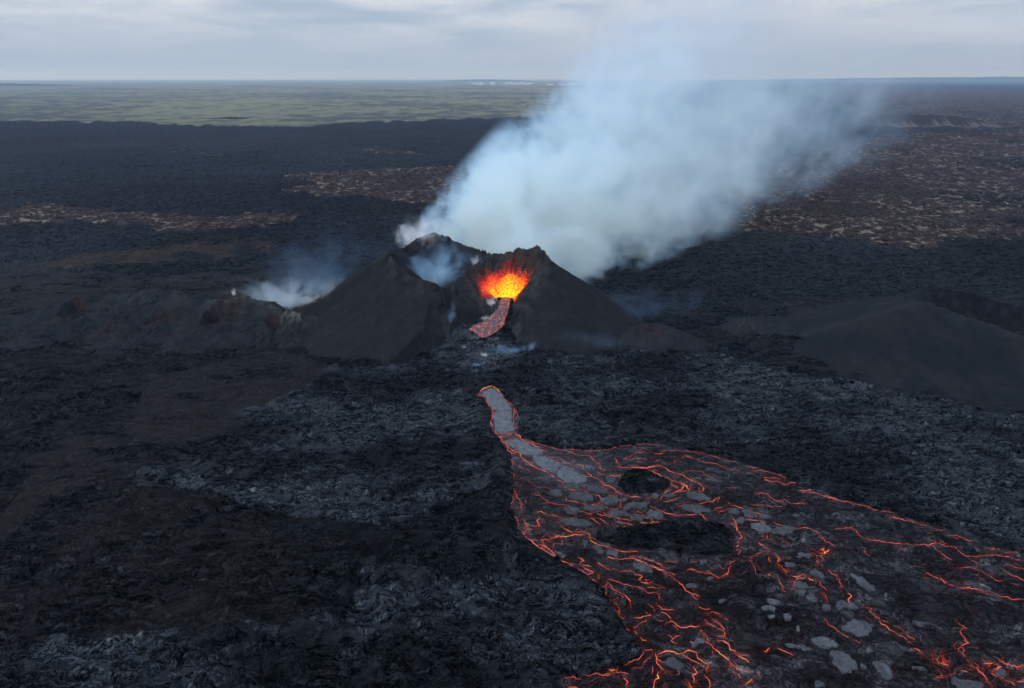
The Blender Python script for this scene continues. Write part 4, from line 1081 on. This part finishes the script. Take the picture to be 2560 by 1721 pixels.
def raft(r, cx, cy, rx, ry, ang, lab, tone=1.0):
    n = rj.randint(7, 11); a = np.sort(rj.uniform(0, 2 * np.pi, n)) * .35 + np.linspace(0, 2 * np.pi, n, endpoint=False) * .65 + rj.uniform(0, 1)
    a = np.linspace(0, 2 * np.pi, n, endpoint=False) + rj.uniform(-.25, .25, n)
    q = rj.uniform(.78, 1.12, n)
    ca, sa = math.cos(R(ang)), math.sin(R(ang))
    pts = [(cx + rx * q[k] * math.cos(a[k]) * ca - ry * q[k] * math.sin(a[k]) * sa, cy + rx * q[k] * math.cos(a[k]) * sa + ry * q[k] * math.sin(a[k]) * ca) for k in range(n)]
    return raft_poly(gpoly(Z(r, *pts)), lab, tone * rj.uniform(.62, .85))
for r, pts, lab, tn in (
    ('A', ((190, 160), (265, 125), (340, 150), (400, 230), (465, 320), (465, 340), (350, 345), (285, 330), (230, 250), (205, 200)), 'smooth grey crust plate filling the very top of the lava channel', 1.0),
    ('A', ((285, 360), (465, 352), (470, 430), (500, 540), (400, 555), (310, 548), (300, 450)), 'square grey crust plate, second from the top of the lava channel', 1.0),
    ('A', ((400, 650), (510, 625), (600, 660), (700, 710), (780, 755), (770, 780), (660, 782), (560, 772), (470, 700)), 'long grey crust plate where the narrow channel begins to widen', .95),
    ('A', ((670, 792), (790, 792), (880, 830), (955, 880), (925, 925), (890, 955), (780, 920), (680, 840)), 'grey crust plate in the middle of the widening lava channel', .85),
    ('A', ((960, 884), (1060, 920), (1120, 960), (1210, 1010), (1200, 1040), (1120, 1055), (1000, 1050), (900, 965), (932, 925)), 'large tapering grey crust plate at the lower end of the central channel', .85)):
    raft_poly(gpoly(Z(r, *pts)), lab, tn * 1.15, jagk=.45)
for a in (
    ('A', 1080, 1088, 88, 26, 0, 'thin grey crust plate just below the tip of the central channel plates', .75),
    ('A', 905, 1150, 72, 42, 12, 'grey crust plate left of the stepped crack, below the channel', .62),
    ('A', 1150, 1188, 155, 42, 8, 'long grey crust plate outlined by a box-shaped crack', .7),
    ('A', 1310, 1125, 125, 34, 8, 'long grey crust plate above the box-shaped crack', .66),
    ('A', 1435, 1228, 100, 48, 0, 'round grey crust plate closed in on its right by a curved crack', .68),
    ('A', 1440, 1015, 52, 36, 10, 'small light crust plate at the left tip of the upper island', .8),
    ('A', 1110, 1442, 180, 46, 6, 'long light crust plate just above the brightest crack by the lower island', .72),
    ('A', 1270, 1297, 100, 30, 3, 'narrow crust plate below the box-shaped crack', .62),
    ('A', 1690, 1275, 150, 36, -6, 'long narrow crust plate midway between the two islands', .62),
    ('A', 1510, 1352, 125, 36, 3, 'long crust plate above the left end of the lower island', .66),
    ('A', 1700, 1392, 80, 28, 8, 'crust plate touching the upper edge of the lower island', .6),
    ('A', 1885, 1362, 85, 50, 20, 'crust plate with a glowing V-shaped gap on its left, between the islands', .75),
    ('A', 1570, 1216, 35, 20, 0, 'tiny crust plate right of the round plate with a curved crack', .66),
    ('A', 1060, 1325, 85, 42, 12, 'mottled crust plate above the long stepped crack', .55),
    ('B', 560, 717, 142, 36, 10, 'bright spindle-shaped crust plate below right of the upper island', .85),
    ('B', 150, 720, 38, 20, 0, 'small oval crust plate under the upper island, left of its twin', .8),
    ('B', 300, 711, 54, 18, 0, 'small flat crust plate under the upper island, right of its twin', .72),
    ('B', 550, 842, 130, 38, 8, 'broken-edged crust plate above the middle of the lower island', .75),
    ('B', 930, 866, 58, 24, 10, 'small crust plate at the left of the plate pair above the forked crack', .72),
    ('B', 1060, 878, 88, 44, 26, 'slanting crust plate above the forked crack right of the lower island', .75),
    ('B', 1178, 1022, 108, 42, 3, 'bright pointed crust plate, left one of the pair right of the lower island', .85),
    ('B', 1400, 1045, 140, 42, -3, 'bright pointed crust plate, right one of the pair right of the lower island', .8),
    ('B', 1225, 912, 65, 18, 18, 'narrow crust plate along the crack right of the slanting plate', .72),
    ('B', 990, 952, 56, 30, 12, 'crumbled crust plate directly above the fork right of the lower island', .72),
    ('E', 1215, 272, 96, 34, 3, 'rectangular crust plate left of the small bright orange vent', .82),
    ('E', 1335, 447, 82, 38, 24, 'light crust plate right of the short orange-yellow crack', .85),
    ('E', 1175, 570, 80, 46, 0, 'crust plate hooked by an L-shaped crack', .8),
    ('E', 1170, 640, 76, 26, 0, 'thin crust plate directly below the L-shaped crack', .78),
    ('E', 1285, 690, 62, 38, 20, 'crust plate diagonally below the L-shaped crack', .82),
    ('E', 1575, 762, 58, 50, 35, 'square crust plate in the middle of the row of three', .82),
    ('E', 1435, 777, 58, 30, 26, 'crust plate at the left end of the row of three', .85),
    ('E', 1688, 770, 62, 26, 20, 'crust plate at the right end of the row of three', .85),
    ('E', 235, 345, 36, 24, 0, 'tiny bright crust plate under the right end of the lower island', .95),
    ('E', 405, 730, 28, 18, 0, 'tiny bright square crust plate beside the lower string of cracks', 1.0),
    ('E', 920, 735, 85, 28, 12, 'shattered crust plate, upper of a stacked pair', .9),
    ('E', 865, 792, 80, 28, 16, 'crust plate, lower of a stacked shattered pair', .85),
    ('E', 895, 872, 46, 18, 0, 'small pointed crust plate below the shattered pair', .95),
    ('E', 1060, 876, 52, 20, 5, 'small oval crust plate right of the pointed one', .95),
    ('E', 1145, 986, 24, 26, 0, 'tiny upright crust plate alone in the dark crust', 1.0),
    ('E', 1752, 985, 148, 84, 8, 'large rounded crust plate, upper of the biggest ones', .85),
    ('E', 1130, 1152, 84, 24, 5, 'narrow light crust plate left of the ragged plate', .95),
    ('E', 1250, 1182, 46, 20, 0, 'small light crust plate touching the ragged plate', .9),
    ('E', 1425, 1135, 136, 46, 16, 'ragged light crust plate above the largest plate', .9),
    ('E', 1600, 1312, 180, 82, 32, 'largest crust plate, split by one black crack', .88),
    ('E', 1855, 1210, 42, 26, 12, 'small bright crust plate right of the largest plate', .95),
    ('E', 1790, 1362, 46, 20, 25, 'small crust plate between the two biggest lower plates', .92),
    ('F', 575, 1392, 118, 66, 38, 'long slanting crust plate right of the largest plate', .9),
    ('F', 390, 540, 150, 34, 32, 'long wedge-shaped pale crust plate on the dark right part of the flow', 1.0),
    ('F', 228, 520, 46, 16, 48, 'thin sliver of pale crust left of the wedge-shaped plate', .9),
    ('F', 605, 662, 25, 22, 20, 'tiny rounded crust plate at the tip of the wedge-shaped plate', .95),
    ('E', 1095, 366, 40, 17, 0, 'small crust plate below the rectangular plate', .85),
    ('E', 175, 1128, 60, 40, -28, 'light crust plate left of the bright looped crack', .8),
    ('E', 1365, 1545, 50, 24, 12, 'small crust plate cut by the bottom edge, below the largest plate', .9),
    ('F', 1440, 1545, 180, 60, 10, 'broad crust plate at the bottom edge, far right', .72),
    ('F', 945, 1375, 80, 24, 16, 'narrow crust plate left of the yellow lava spill', .8),
    ('F', 1735, 1425, 62, 34, 24, 'crust plate among glowing specks at the lower right', .68),
    ('F', 600, 700, 46, 9, 22, 'very thin pale sliver under the wedge-shaped plate', .9),
    ('D', 770, 210, 58, 42, 10, 'rounded crust plate under the left end of the lower island', .62),
    ('D', 915, 245, 60, 34, 12, 'light crust plate just below the lower island left tip', .8),
    ('D', 1205, 388, 98, 46, 25, 'bright almond-shaped crust plate below the lower island', .9),
    ('D', 1500, 1335, 110, 54, 5, 'pale crust plate framed by the lowest loop of cracks', .75),
    ('D', 630, 158, 34, 26, 0, 'small crust plate under the brightest crack', .6),
    ('D', 1870, 500, 30, 18, 0, 'tiny crust plate on the upper edge of the main crack string', .75),
    ('D', 1690, 580, 60, 24, 12, 'dull crust plate right of the main crack string', .66)):
    raft(*a)

# ------------------------------------------------------------------ tongue of lava that leaves the vent
def H_ap(x, y): return apron(np.asarray(x, float), np.asarray(y, float)) + .25
TON = [(1100 + x / 4.613, 620 + y / 4.613) for x, y in ((640, 690), (745, 690), (758, 830), (740, 895), (680, 955), (560, 1030), (480, 1048), (440, 1015), (400, 985), (330, 945), (370, 905), (480, 860), (590, 800), (625, 745))]
TONW = [hit(px, py, H_ap)[:2] for px, py in TON]
TONW = [tuple(map(float, p)) for p in TONW]
TONW = TONW[2:] + TONW[:1]
top = TONW.pop()                                   # left top corner
TONW = TONW + [(-6.0, 268.5), (-4.8, 276.), (-4.2, 282), (-.6, 282), (-.6, 276), (-1.2, 268.5)]
Xt, Yt = np.meshgrid(np.arange(-24, 8, .14), np.arange(238, 284, .14))
jx_ = Xt + .35 * pn(Xt / 1.4, Yt / 1.4, 700); jy_ = Yt + .35 * pn(Xt / 1.4, Yt / 1.4, 701)
ins = inpoly(jx_, jy_, TONW); dE = segd(jx_, jy_, TONW, True)
Zt = apron(Xt, Yt) + .35 + .5 * sst(dE, 0, 1.2) + .12 * pn(Xt / 1.5, Yt / 1.5, 702) + .06 * pn(Xt / .5, Yt / .5, 703)
xc, zc2, _ = chan(Yt); Zt = np.where(Yt > 264, np.maximum(Zt, zc2 - .1 + .1 * pn(Xt, Yt, 704)), Zt)
m_t, nt = mat('running_lava')
P = obj_coords(nt)
eg = N(nt, 'ShaderNodeAttribute', attribute_name='edge').outputs['Fac']
wv = N(nt, 'ShaderNodeTexNoise', i={'Vector': P, 'Scale': .5, 'Detail': 3.0})
q_ = VM(nt, 'MULTIPLY', VM(nt, 'ADD', P, VM(nt, 'SCALE', wv.outputs['Color'], scale=3.0)), (1, .6, .4))
v_ = N(nt, 'ShaderNodeTexVoronoi', feature='DISTANCE_TO_EDGE', i={'Vector': q_, 'Scale': .9})
ln_ = MR(nt, v_.outputs['Distance'], 0, .11, 1, 0)
nn = NOISE(nt, q_, 1.0, 5, .7)
hv = M(nt, 'ADD', M(nt, 'MULTIPLY', ln_, M(nt, 'ADD', .04, M(nt, 'MULTIPLY', MR(nt, nn, .42, .62), .75))), eg)
cr = N(nt, 'ShaderNodeValToRGB', i={0: hv}); e = cr.color_ramp.elements
e[0].position = .04; e[0].color = (.012, .004, .004, 1); e[1].position = 1; e[1].color = (1, .42, .08, 1)
for p_, c2_ in ((.3, (.20, .022, .014, 1)), (.55, (.80, .075, .025, 1)), (.8, (1, .18, .03, 1))):
    q = e.new(p_); q.color = c2_
b_ = N(nt, 'ShaderNodeBsdfPrincipled', i={'Base Color': (.045, .045, .05, 1), 'Roughness': .7, 'Emission Color': cr.outputs[0], 'Emission Strength': .8})
N(nt, 'ShaderNodeOutputMaterial', i={0: b_.outputs[0]})
edge = .50 * np.exp(-dE / .35) * (Yt < 266) * (.5 + pn(Xt / 1.2, Yt / 1.2, 705)) + .40 * sst(Yt, 270, 280) + .10 * np.exp(-dE / 2)
tongue = grid_obj('lava_tongue', Xt, Yt, Zt, m_t, ins, {'edge': edge})
tag(tongue, 'short tongue of red-veined lava spilling out of the vent through the breach', 'lava stream')

# ------------------------------------------------------------------ lava fountain
m_f, nt = mat('lava_spray')
ht = N(nt, 'ShaderNodeAttribute', attribute_name='molten').outputs['Fac']
cr = N(nt, 'ShaderNodeValToRGB', i={0: ht}); e = cr.color_ramp.elements
e[0].position = 0; e[0].color = (.09, .003, .002, 1); e[1].position = 1; e[1].color = (1, .72, .02, 1)
for p_, c2_ in ((.25, (.55, .015, .005, 1)), (.5, (1, .07, .008, 1)), (.68, (1, .26, .005, 1)), (.82, (1, .50, .005, 1))):
    q = e.new(p_); q.color = c2_
b_ = N(nt, 'ShaderNodeBsdfPrincipled', i={'Base Color': (.03, .01, .01, 1), 'Roughness': .6, 'Emission Color': cr.outputs[0], 'Emission Strength': 1.25})
N(nt, 'ShaderNodeOutputMaterial', i={0: b_.outputs[0]})
ico = bmesh.new(); bmesh.ops.create_icosphere(ico, subdivisions=1, radius=1.0)
iv = np.array([v.co[:] for v in ico.verts]); ifc = np.array([[v.index for v in f.verts] for f in ico.faces]); ico.free()
fountain = empty('lava_fountain', (-2.5, 282.0, 12.6))
def clots(name, n, fn, smin, smax, el):
    vs, fs, hs = [], [], []
    for k in range(n):
        p, h, s, dr = fn()
        s = s * rj.uniform(smin, smax)
        v = iv * (1 + .35 * rj.uniform(-1, 1, (len(iv), 1))) * np.array([s, s, s * rj.uniform(1, el)])
        # lean each clot along its path
        v = v + np.outer(v[:, 2], dr) * .4
        vs.append(v + p); fs.append(ifc + k * len(iv)); hs.append(np.full(len(iv), h) + .06 * rj.uniform(-1, 1, len(iv)))
    o = new_mesh(name, np.vstack(vs), np.vstack(fs), m_f, fountain); attr(o, 'molten', np.clip(np.concatenate(hs), 0, 1)); return o
def f_core():
    # broad fan, leaning a little to the right as in the photograph
    u = rj.normal(0, .42); up = abs(rj.normal(0, .5))
    up = min(up, 1.25)
    x = .6 + u * (1.8 + 5.6 * min(1, up + .25)); z = .1 + 7.4 * up * (1 - .18 * abs(u) - .25 * max(0, -u)); y = rj.normal(0, 1.0) - .8
    h = 1.16 - .38 * up - .20 * abs(u) + rj.normal(0, .09)
    return np.array([x + .10 * z, y, z]), h, 1.0, np.array([u * .3 + .05, 0, 0])
def f_spray():
    for _ in range(9):
        u = rj.uniform(-1, 1); up = rj.beta(1.4, 2.0)
        if pn(np.array([u * 5.0]), np.array([up * 3.0]), 950)[0] + pn(np.array([u * 14.0]), np.array([up * 7.0]), 951)[0] * .7 > rj.uniform(-.5, .7) - (1 - up) * .3: break
    x = u * (3.2 + 7.0 * up); z = .8 + 12.4 * up * (1 - .52 * max(0, -u)) * (1 - .1 * abs(u)) ; y = rj.normal(0, 1.6)
    h = .70 - .46 * up - .14 * abs(u) + rj.normal(0, .13)
    return np.array([x + .20 * z, y, z]), h, 1.0 - .45 * up, np.array([u * .5 + .1, 0, 0])
tag(clots('molten_core', 3400, f_core, .14, .40, 1.3), kind='stuff')
tag(clots('spray', 3600, f_spray, .05, .20, 2.4), kind='stuff')
tag(fountain, 'fan of yellow and red lava thrown up inside the open vent of the cone', 'lava fountain')

# ------------------------------------------------------------------ smoke and steam
def blob_mesh(name, rings, seg=28, lump=.08, seed=0):
    """closed hull through rings of (centre, radius along x, radius along y) stacked on local Z"""
    vs = []
    for k, (z, cx, cy, rx, ry) in enumerate(rings):
        a = np.linspace(0, 2 * np.pi, seg, endpoint=False)
        q = 1 + lump * 2 * pn(np.cos(a) * 1.5 + seed, np.sin(a) * 1.5 + k * .6, 800)
        vs.append(np.stack([cx + rx * q * np.cos(a), cy + ry * q * np.sin(a), np.full(seg, z)], -1))
    n = len(rings); co_ = np.vstack(vs + [[(rings[0][1], rings[0][2], rings[0][0])], [(rings[-1][1], rings[-1][2], rings[-1][0])]])
    fs = []
    for k in range(n - 1):
        for j in range(seg):
            fs.append((k * seg + j, k * seg + (j + 1) % seg, (k + 1) * seg + (j + 1) % seg, (k + 1) * seg + j))
    for j in range(seg):
        fs.append((j, n * seg, (j + 1) % seg)); fs.append(((n - 1) * seg + j, (n - 1) * seg + (j + 1) % seg, n * seg + 1))
    me = bpy.data.meshes.new(name); me.from_pydata([tuple(map(float, p)) for p in co_], [], fs)
    me.polygons.foreach_set('use_smooth', [True] * len(fs))
    o = bpy.data.objects.new(name, me); COL.objects.link(o); return o
def smoke_mat(name, col, dens_fn, rate=.5, absc=(1.0, 1.0, 1.0)):
    m, nt = mat(name)
    P = N(nt, 'ShaderNodeTexCoord').outputs['Object']
    d = dens_fn(nt, P)
    v = N(nt, 'ShaderNodeVolumePrincipled', i={'Color': tuple(col) + (1,), 'Density': d, 'Anisotropy': .25, 'Absorption Color': absc + (1,)})
    N(nt, 'ShaderNodeOutputMaterial', i={1: v.outputs[0]})
    m.cycles.volume_step_rate = rate
    return m
def orient(o, p0, p1, up=(0, 0, 1)):
    d = Vector(p1) - Vector(p0)
    o.location = p0; o.rotation_euler = d.to_track_quat('Z', 'Y').to_euler()
    return d.length

# great plume: an oblique widening column drifting right and away
P0, P1 = (-16, 338, 8), (395, 900, 185)
LP = (Vector(P1) - Vector(P0)).length
R0, KP = 46.0, 0.225
def plume_d(nt, P):
    s = sep(nt, P)
    t = M(nt, 'DIVIDE', s[2], LP)
    rad = M(nt, 'ADD', R0, M(nt, 'MULTIPLY', s[2], KP))
    r = M(nt, 'DIVIDE', M(nt, 'SQRT', M(nt, 'ADD', M(nt, 'MULTIPLY', s[0], s[0]), M(nt, 'MULTIPLY', s[1], s[1]))), rad)
    # turbulence grows with the plume
    sc = M(nt, 'DIVIDE', 1.0, rad)
    q = VM(nt, 'SCALE', P, scale=M(nt, 'POWER', sc, .75))
    n1 = NOISE(nt, q, .62, 4, .62, .4)
    n2 = NOISE(nt, P, .055, 3, .65, .3)
    nn = M(nt, 'ADD', M(nt, 'MULTIPLY', n1, .55), M(nt, 'MULTIPLY', n2, .45))
    e = M(nt, 'ADD', M(nt, 'SUBTRACT', .93, r), M(nt, 'MULTIPLY', M(nt, 'SUBTRACT', nn, .5), 5.2))
    d = M(nt, 'DIVIDE', e, M(nt, 'ADD', .18, M(nt, 'MULTIPLY', t, 1.5)), clamp=True)
    d = M(nt, 'MULTIPLY', d, MR(nt, r, 1.02, .80))
    d = M(nt, 'MULTIPLY', d, MR(nt, s[2], -22., 4.))
    d = M(nt, 'MULTIPLY', d, MR(nt, nn, .36, .66, .25, 1.5))
    # thins as it spreads
    fall = M(nt, 'POWER', M(nt, 'DIVIDE', 46.0, rad), 2.7)
    d = M(nt, 'MULTIPLY', d, fall)
    d = M(nt, 'MULTIPLY', d, MR(nt, t, 1.0, .70))
    return M(nt, 'MULTIPLY', d, 0.13)
rings = [(-22, 0, 0, 14, 14), (-10, 0, 0, 34, 34)] + [(z, 0, 0, (R0 + KP * z) * 1.03, (R0 + KP * z) * 1.03) for z in np.linspace(5, LP * .985, 16)]
pl = blob_mesh('smoke_plume', rings, 36, .0, 3); orient(pl, P0, P1)
pl.data.materials.append(smoke_mat('plume_smoke', (.50, .74, 1.0), plume_d, .14, (.86, .94, 1.0)))
tag(pl, 'great white and blue smoke plume drifting right from the crater', 'smoke', kind='stuff')

def ellip_smoke(name, c, r, col, dens, nsc, lab, thr=.45, dirv=None, taper=0.0, seed=0.0, soft=.35):
    def fn(nt, P):
        r_ = VM(nt, 'MULTIPLY', P, (1 / r[0], 1 / r[1], 1 / r[2]))
        ln = N(nt, 'ShaderNodeVectorMath', operation='LENGTH', i={0: r_}).outputs['Value']
        n1 = NOISE(nt, VM(nt, 'ADD', P, (seed, seed * 2, 0)), nsc, 5, .62, .5)
        s = sep(nt, r_)
        # densest low down where it leaks out of the ground
        f = MR(nt, s[2], 1.0, -.6, .25, 1.0)
        if taper: f = M(nt, 'MULTIPLY', f, MR(nt, s[0], -1.0, 1.0, 1 - taper, 1.0))
        e = M(nt, 'ADD', M(nt, 'SUBTRACT', 1.02 - thr, ln), M(nt, 'MULTIPLY', M(nt, 'SUBTRACT', n1, .5), 2.6))
        d = M(nt, 'MULTIPLY', MR(nt, e, 0.0, .75), MR(nt, ln, 1.0, .70))
        return M(nt, 'MULTIPLY', M(nt, 'MULTIPLY', d, f), dens)
    bm = bmesh.new(); bmesh.ops.create_icosphere(bm, subdivisions=3, radius=1.0)
    for v in bm.verts: v.co = Vector((v.co.x * r[0], v.co.y * r[1], v.co.z * r[2]))
    me = bpy.data.meshes.new(name); bm.to_mesh(me); bm.free()
    o = bpy.data.objects.new(name, me); COL.objects.link(o); o.location = c
    if dirv: o.rotation_euler = dirv
    me.materials.append(smoke_mat(name + '_fume', col, fn))
    return tag(o, lab, 'smoke', kind='stuff')
BL = (.34, .62, 1.0); WH = (.85, .93, 1.0)
ellip_smoke('crater_fume', (-33, 297, 21), (24, 20, 19), BL, .17, .08, 'blue fume filling the main crater', .40)
ellip_smoke('crater_fume', (-16, 296, 25), (4, 3.5, 4.5), WH, .5, .35, 'small white puff on the ridge between crater and vent', .42)
ellip_smoke('smoke_column', (-44, 324, 31), (19, 12, 14), WH, .32, .10, 'white billow rising behind the left peak of the cone', .36)
ellip_smoke('gully_fume', (-24, 259, 13), (3.4, 5, 9), BL, .16, .25, 'blue wisp running down the gully between left flank and inner mound', .40)
ellip_smoke('steam', (-97, 283, 13), (34, 14, 15), (.62, .82, 1.0), .15, .08, 'white steam drifting up from behind the lava rampart', .36, taper=.0)
ellip_smoke('steam', (-84, 279, 11), (13, 6, 8), WH, .35, .22, 'dense white steam at the left foot of the cone', .42)
ellip_smoke('steam', (-118.5, 279, 15.2), (1.8, 1.8, 3.0), WH, 1.2, .8, 'small bright steam jet on top of the rampart', .38)
ellip_smoke('steam', (-85, 300, 22), (44, 24, 28), BL, .014, .05, 'thin blue haze over the rampart, left of the cone', .32)
ellip_smoke('steam', (-8.3, 271, 13.6), (3.8, 3.2, 4.0), WH, 1.3, .40, 'bright steam at the left lip of the vent', .42)
ellip_smoke('steam', (-10.5, 262, 9.6), (4.4, 1.9, 1.7), WH, 1.2, .55, 'white steam along the upper edge of the lava tongue', .44, dirv=(0, 0, R(35)))
ellip_smoke('steam', (-10, 236, 4.0), (3.0, 1.7, 1.4), WH, 1.8, .6, 'bright steam puff on the lava below the breach', .42)
ellip_smoke('steam', (0, 240, 4.8), (18, 5, 3.0), BL, .26, .20, 'bluish steam trail blown right across the lava below the breach', .42, dirv=(0, 0, R(14)))
ellip_smoke('steam', (-18, 241, 5.2), (2.2, 1.4, 1.4), (.6, .8, 1), .8, .7, 'faint small steam puff left of the trail', .44)
ellip_smoke('steam', (-12.5, 229, 3.0), (4.6, 1.7, 1.4), BL, .8, .6, 'lowest blue wisp in front of the breach', .43, dirv=(0, 0, R(28)))
ellip_smoke('ground_fume', (35, 250, 5.5), (32, 10, 6), BL, .020, .06, 'low blue fume along the right foot of the cone', .36)
ellip_smoke('ground_fume', (58, 285, 9), (34, 18, 13), BL, .012, .07, 'blue veil hanging behind the right flank of the cone', .34)

# ------------------------------------------------------------------ haze
bm = bmesh.new(); bmesh.ops.create_cube(bm, size=1.0)
me = bpy.data.meshes.new('haze'); bm.to_mesh(me); bm.free()
hz = bpy.data.objects.new('haze', me); COL.objects.link(hz)
hz.location = (0, 15000, 245); hz.scale = (110000, 82000, 530)
m_h, nt = mat('haze_air')
pv = N(nt, 'ShaderNodeVolumePrincipled', i={'Color': (.40, .62, 1.0, 1), 'Density': 5.2e-5, 'Anisotropy': .2, 'Absorption Color': (1, 1, 1, 1)})
N(nt, 'ShaderNodeOutputMaterial', i={1: pv.outputs[0]})
me.materials.append(m_h)
tag(hz, 'thin blue air haze over the lava plain', kind='stuff')
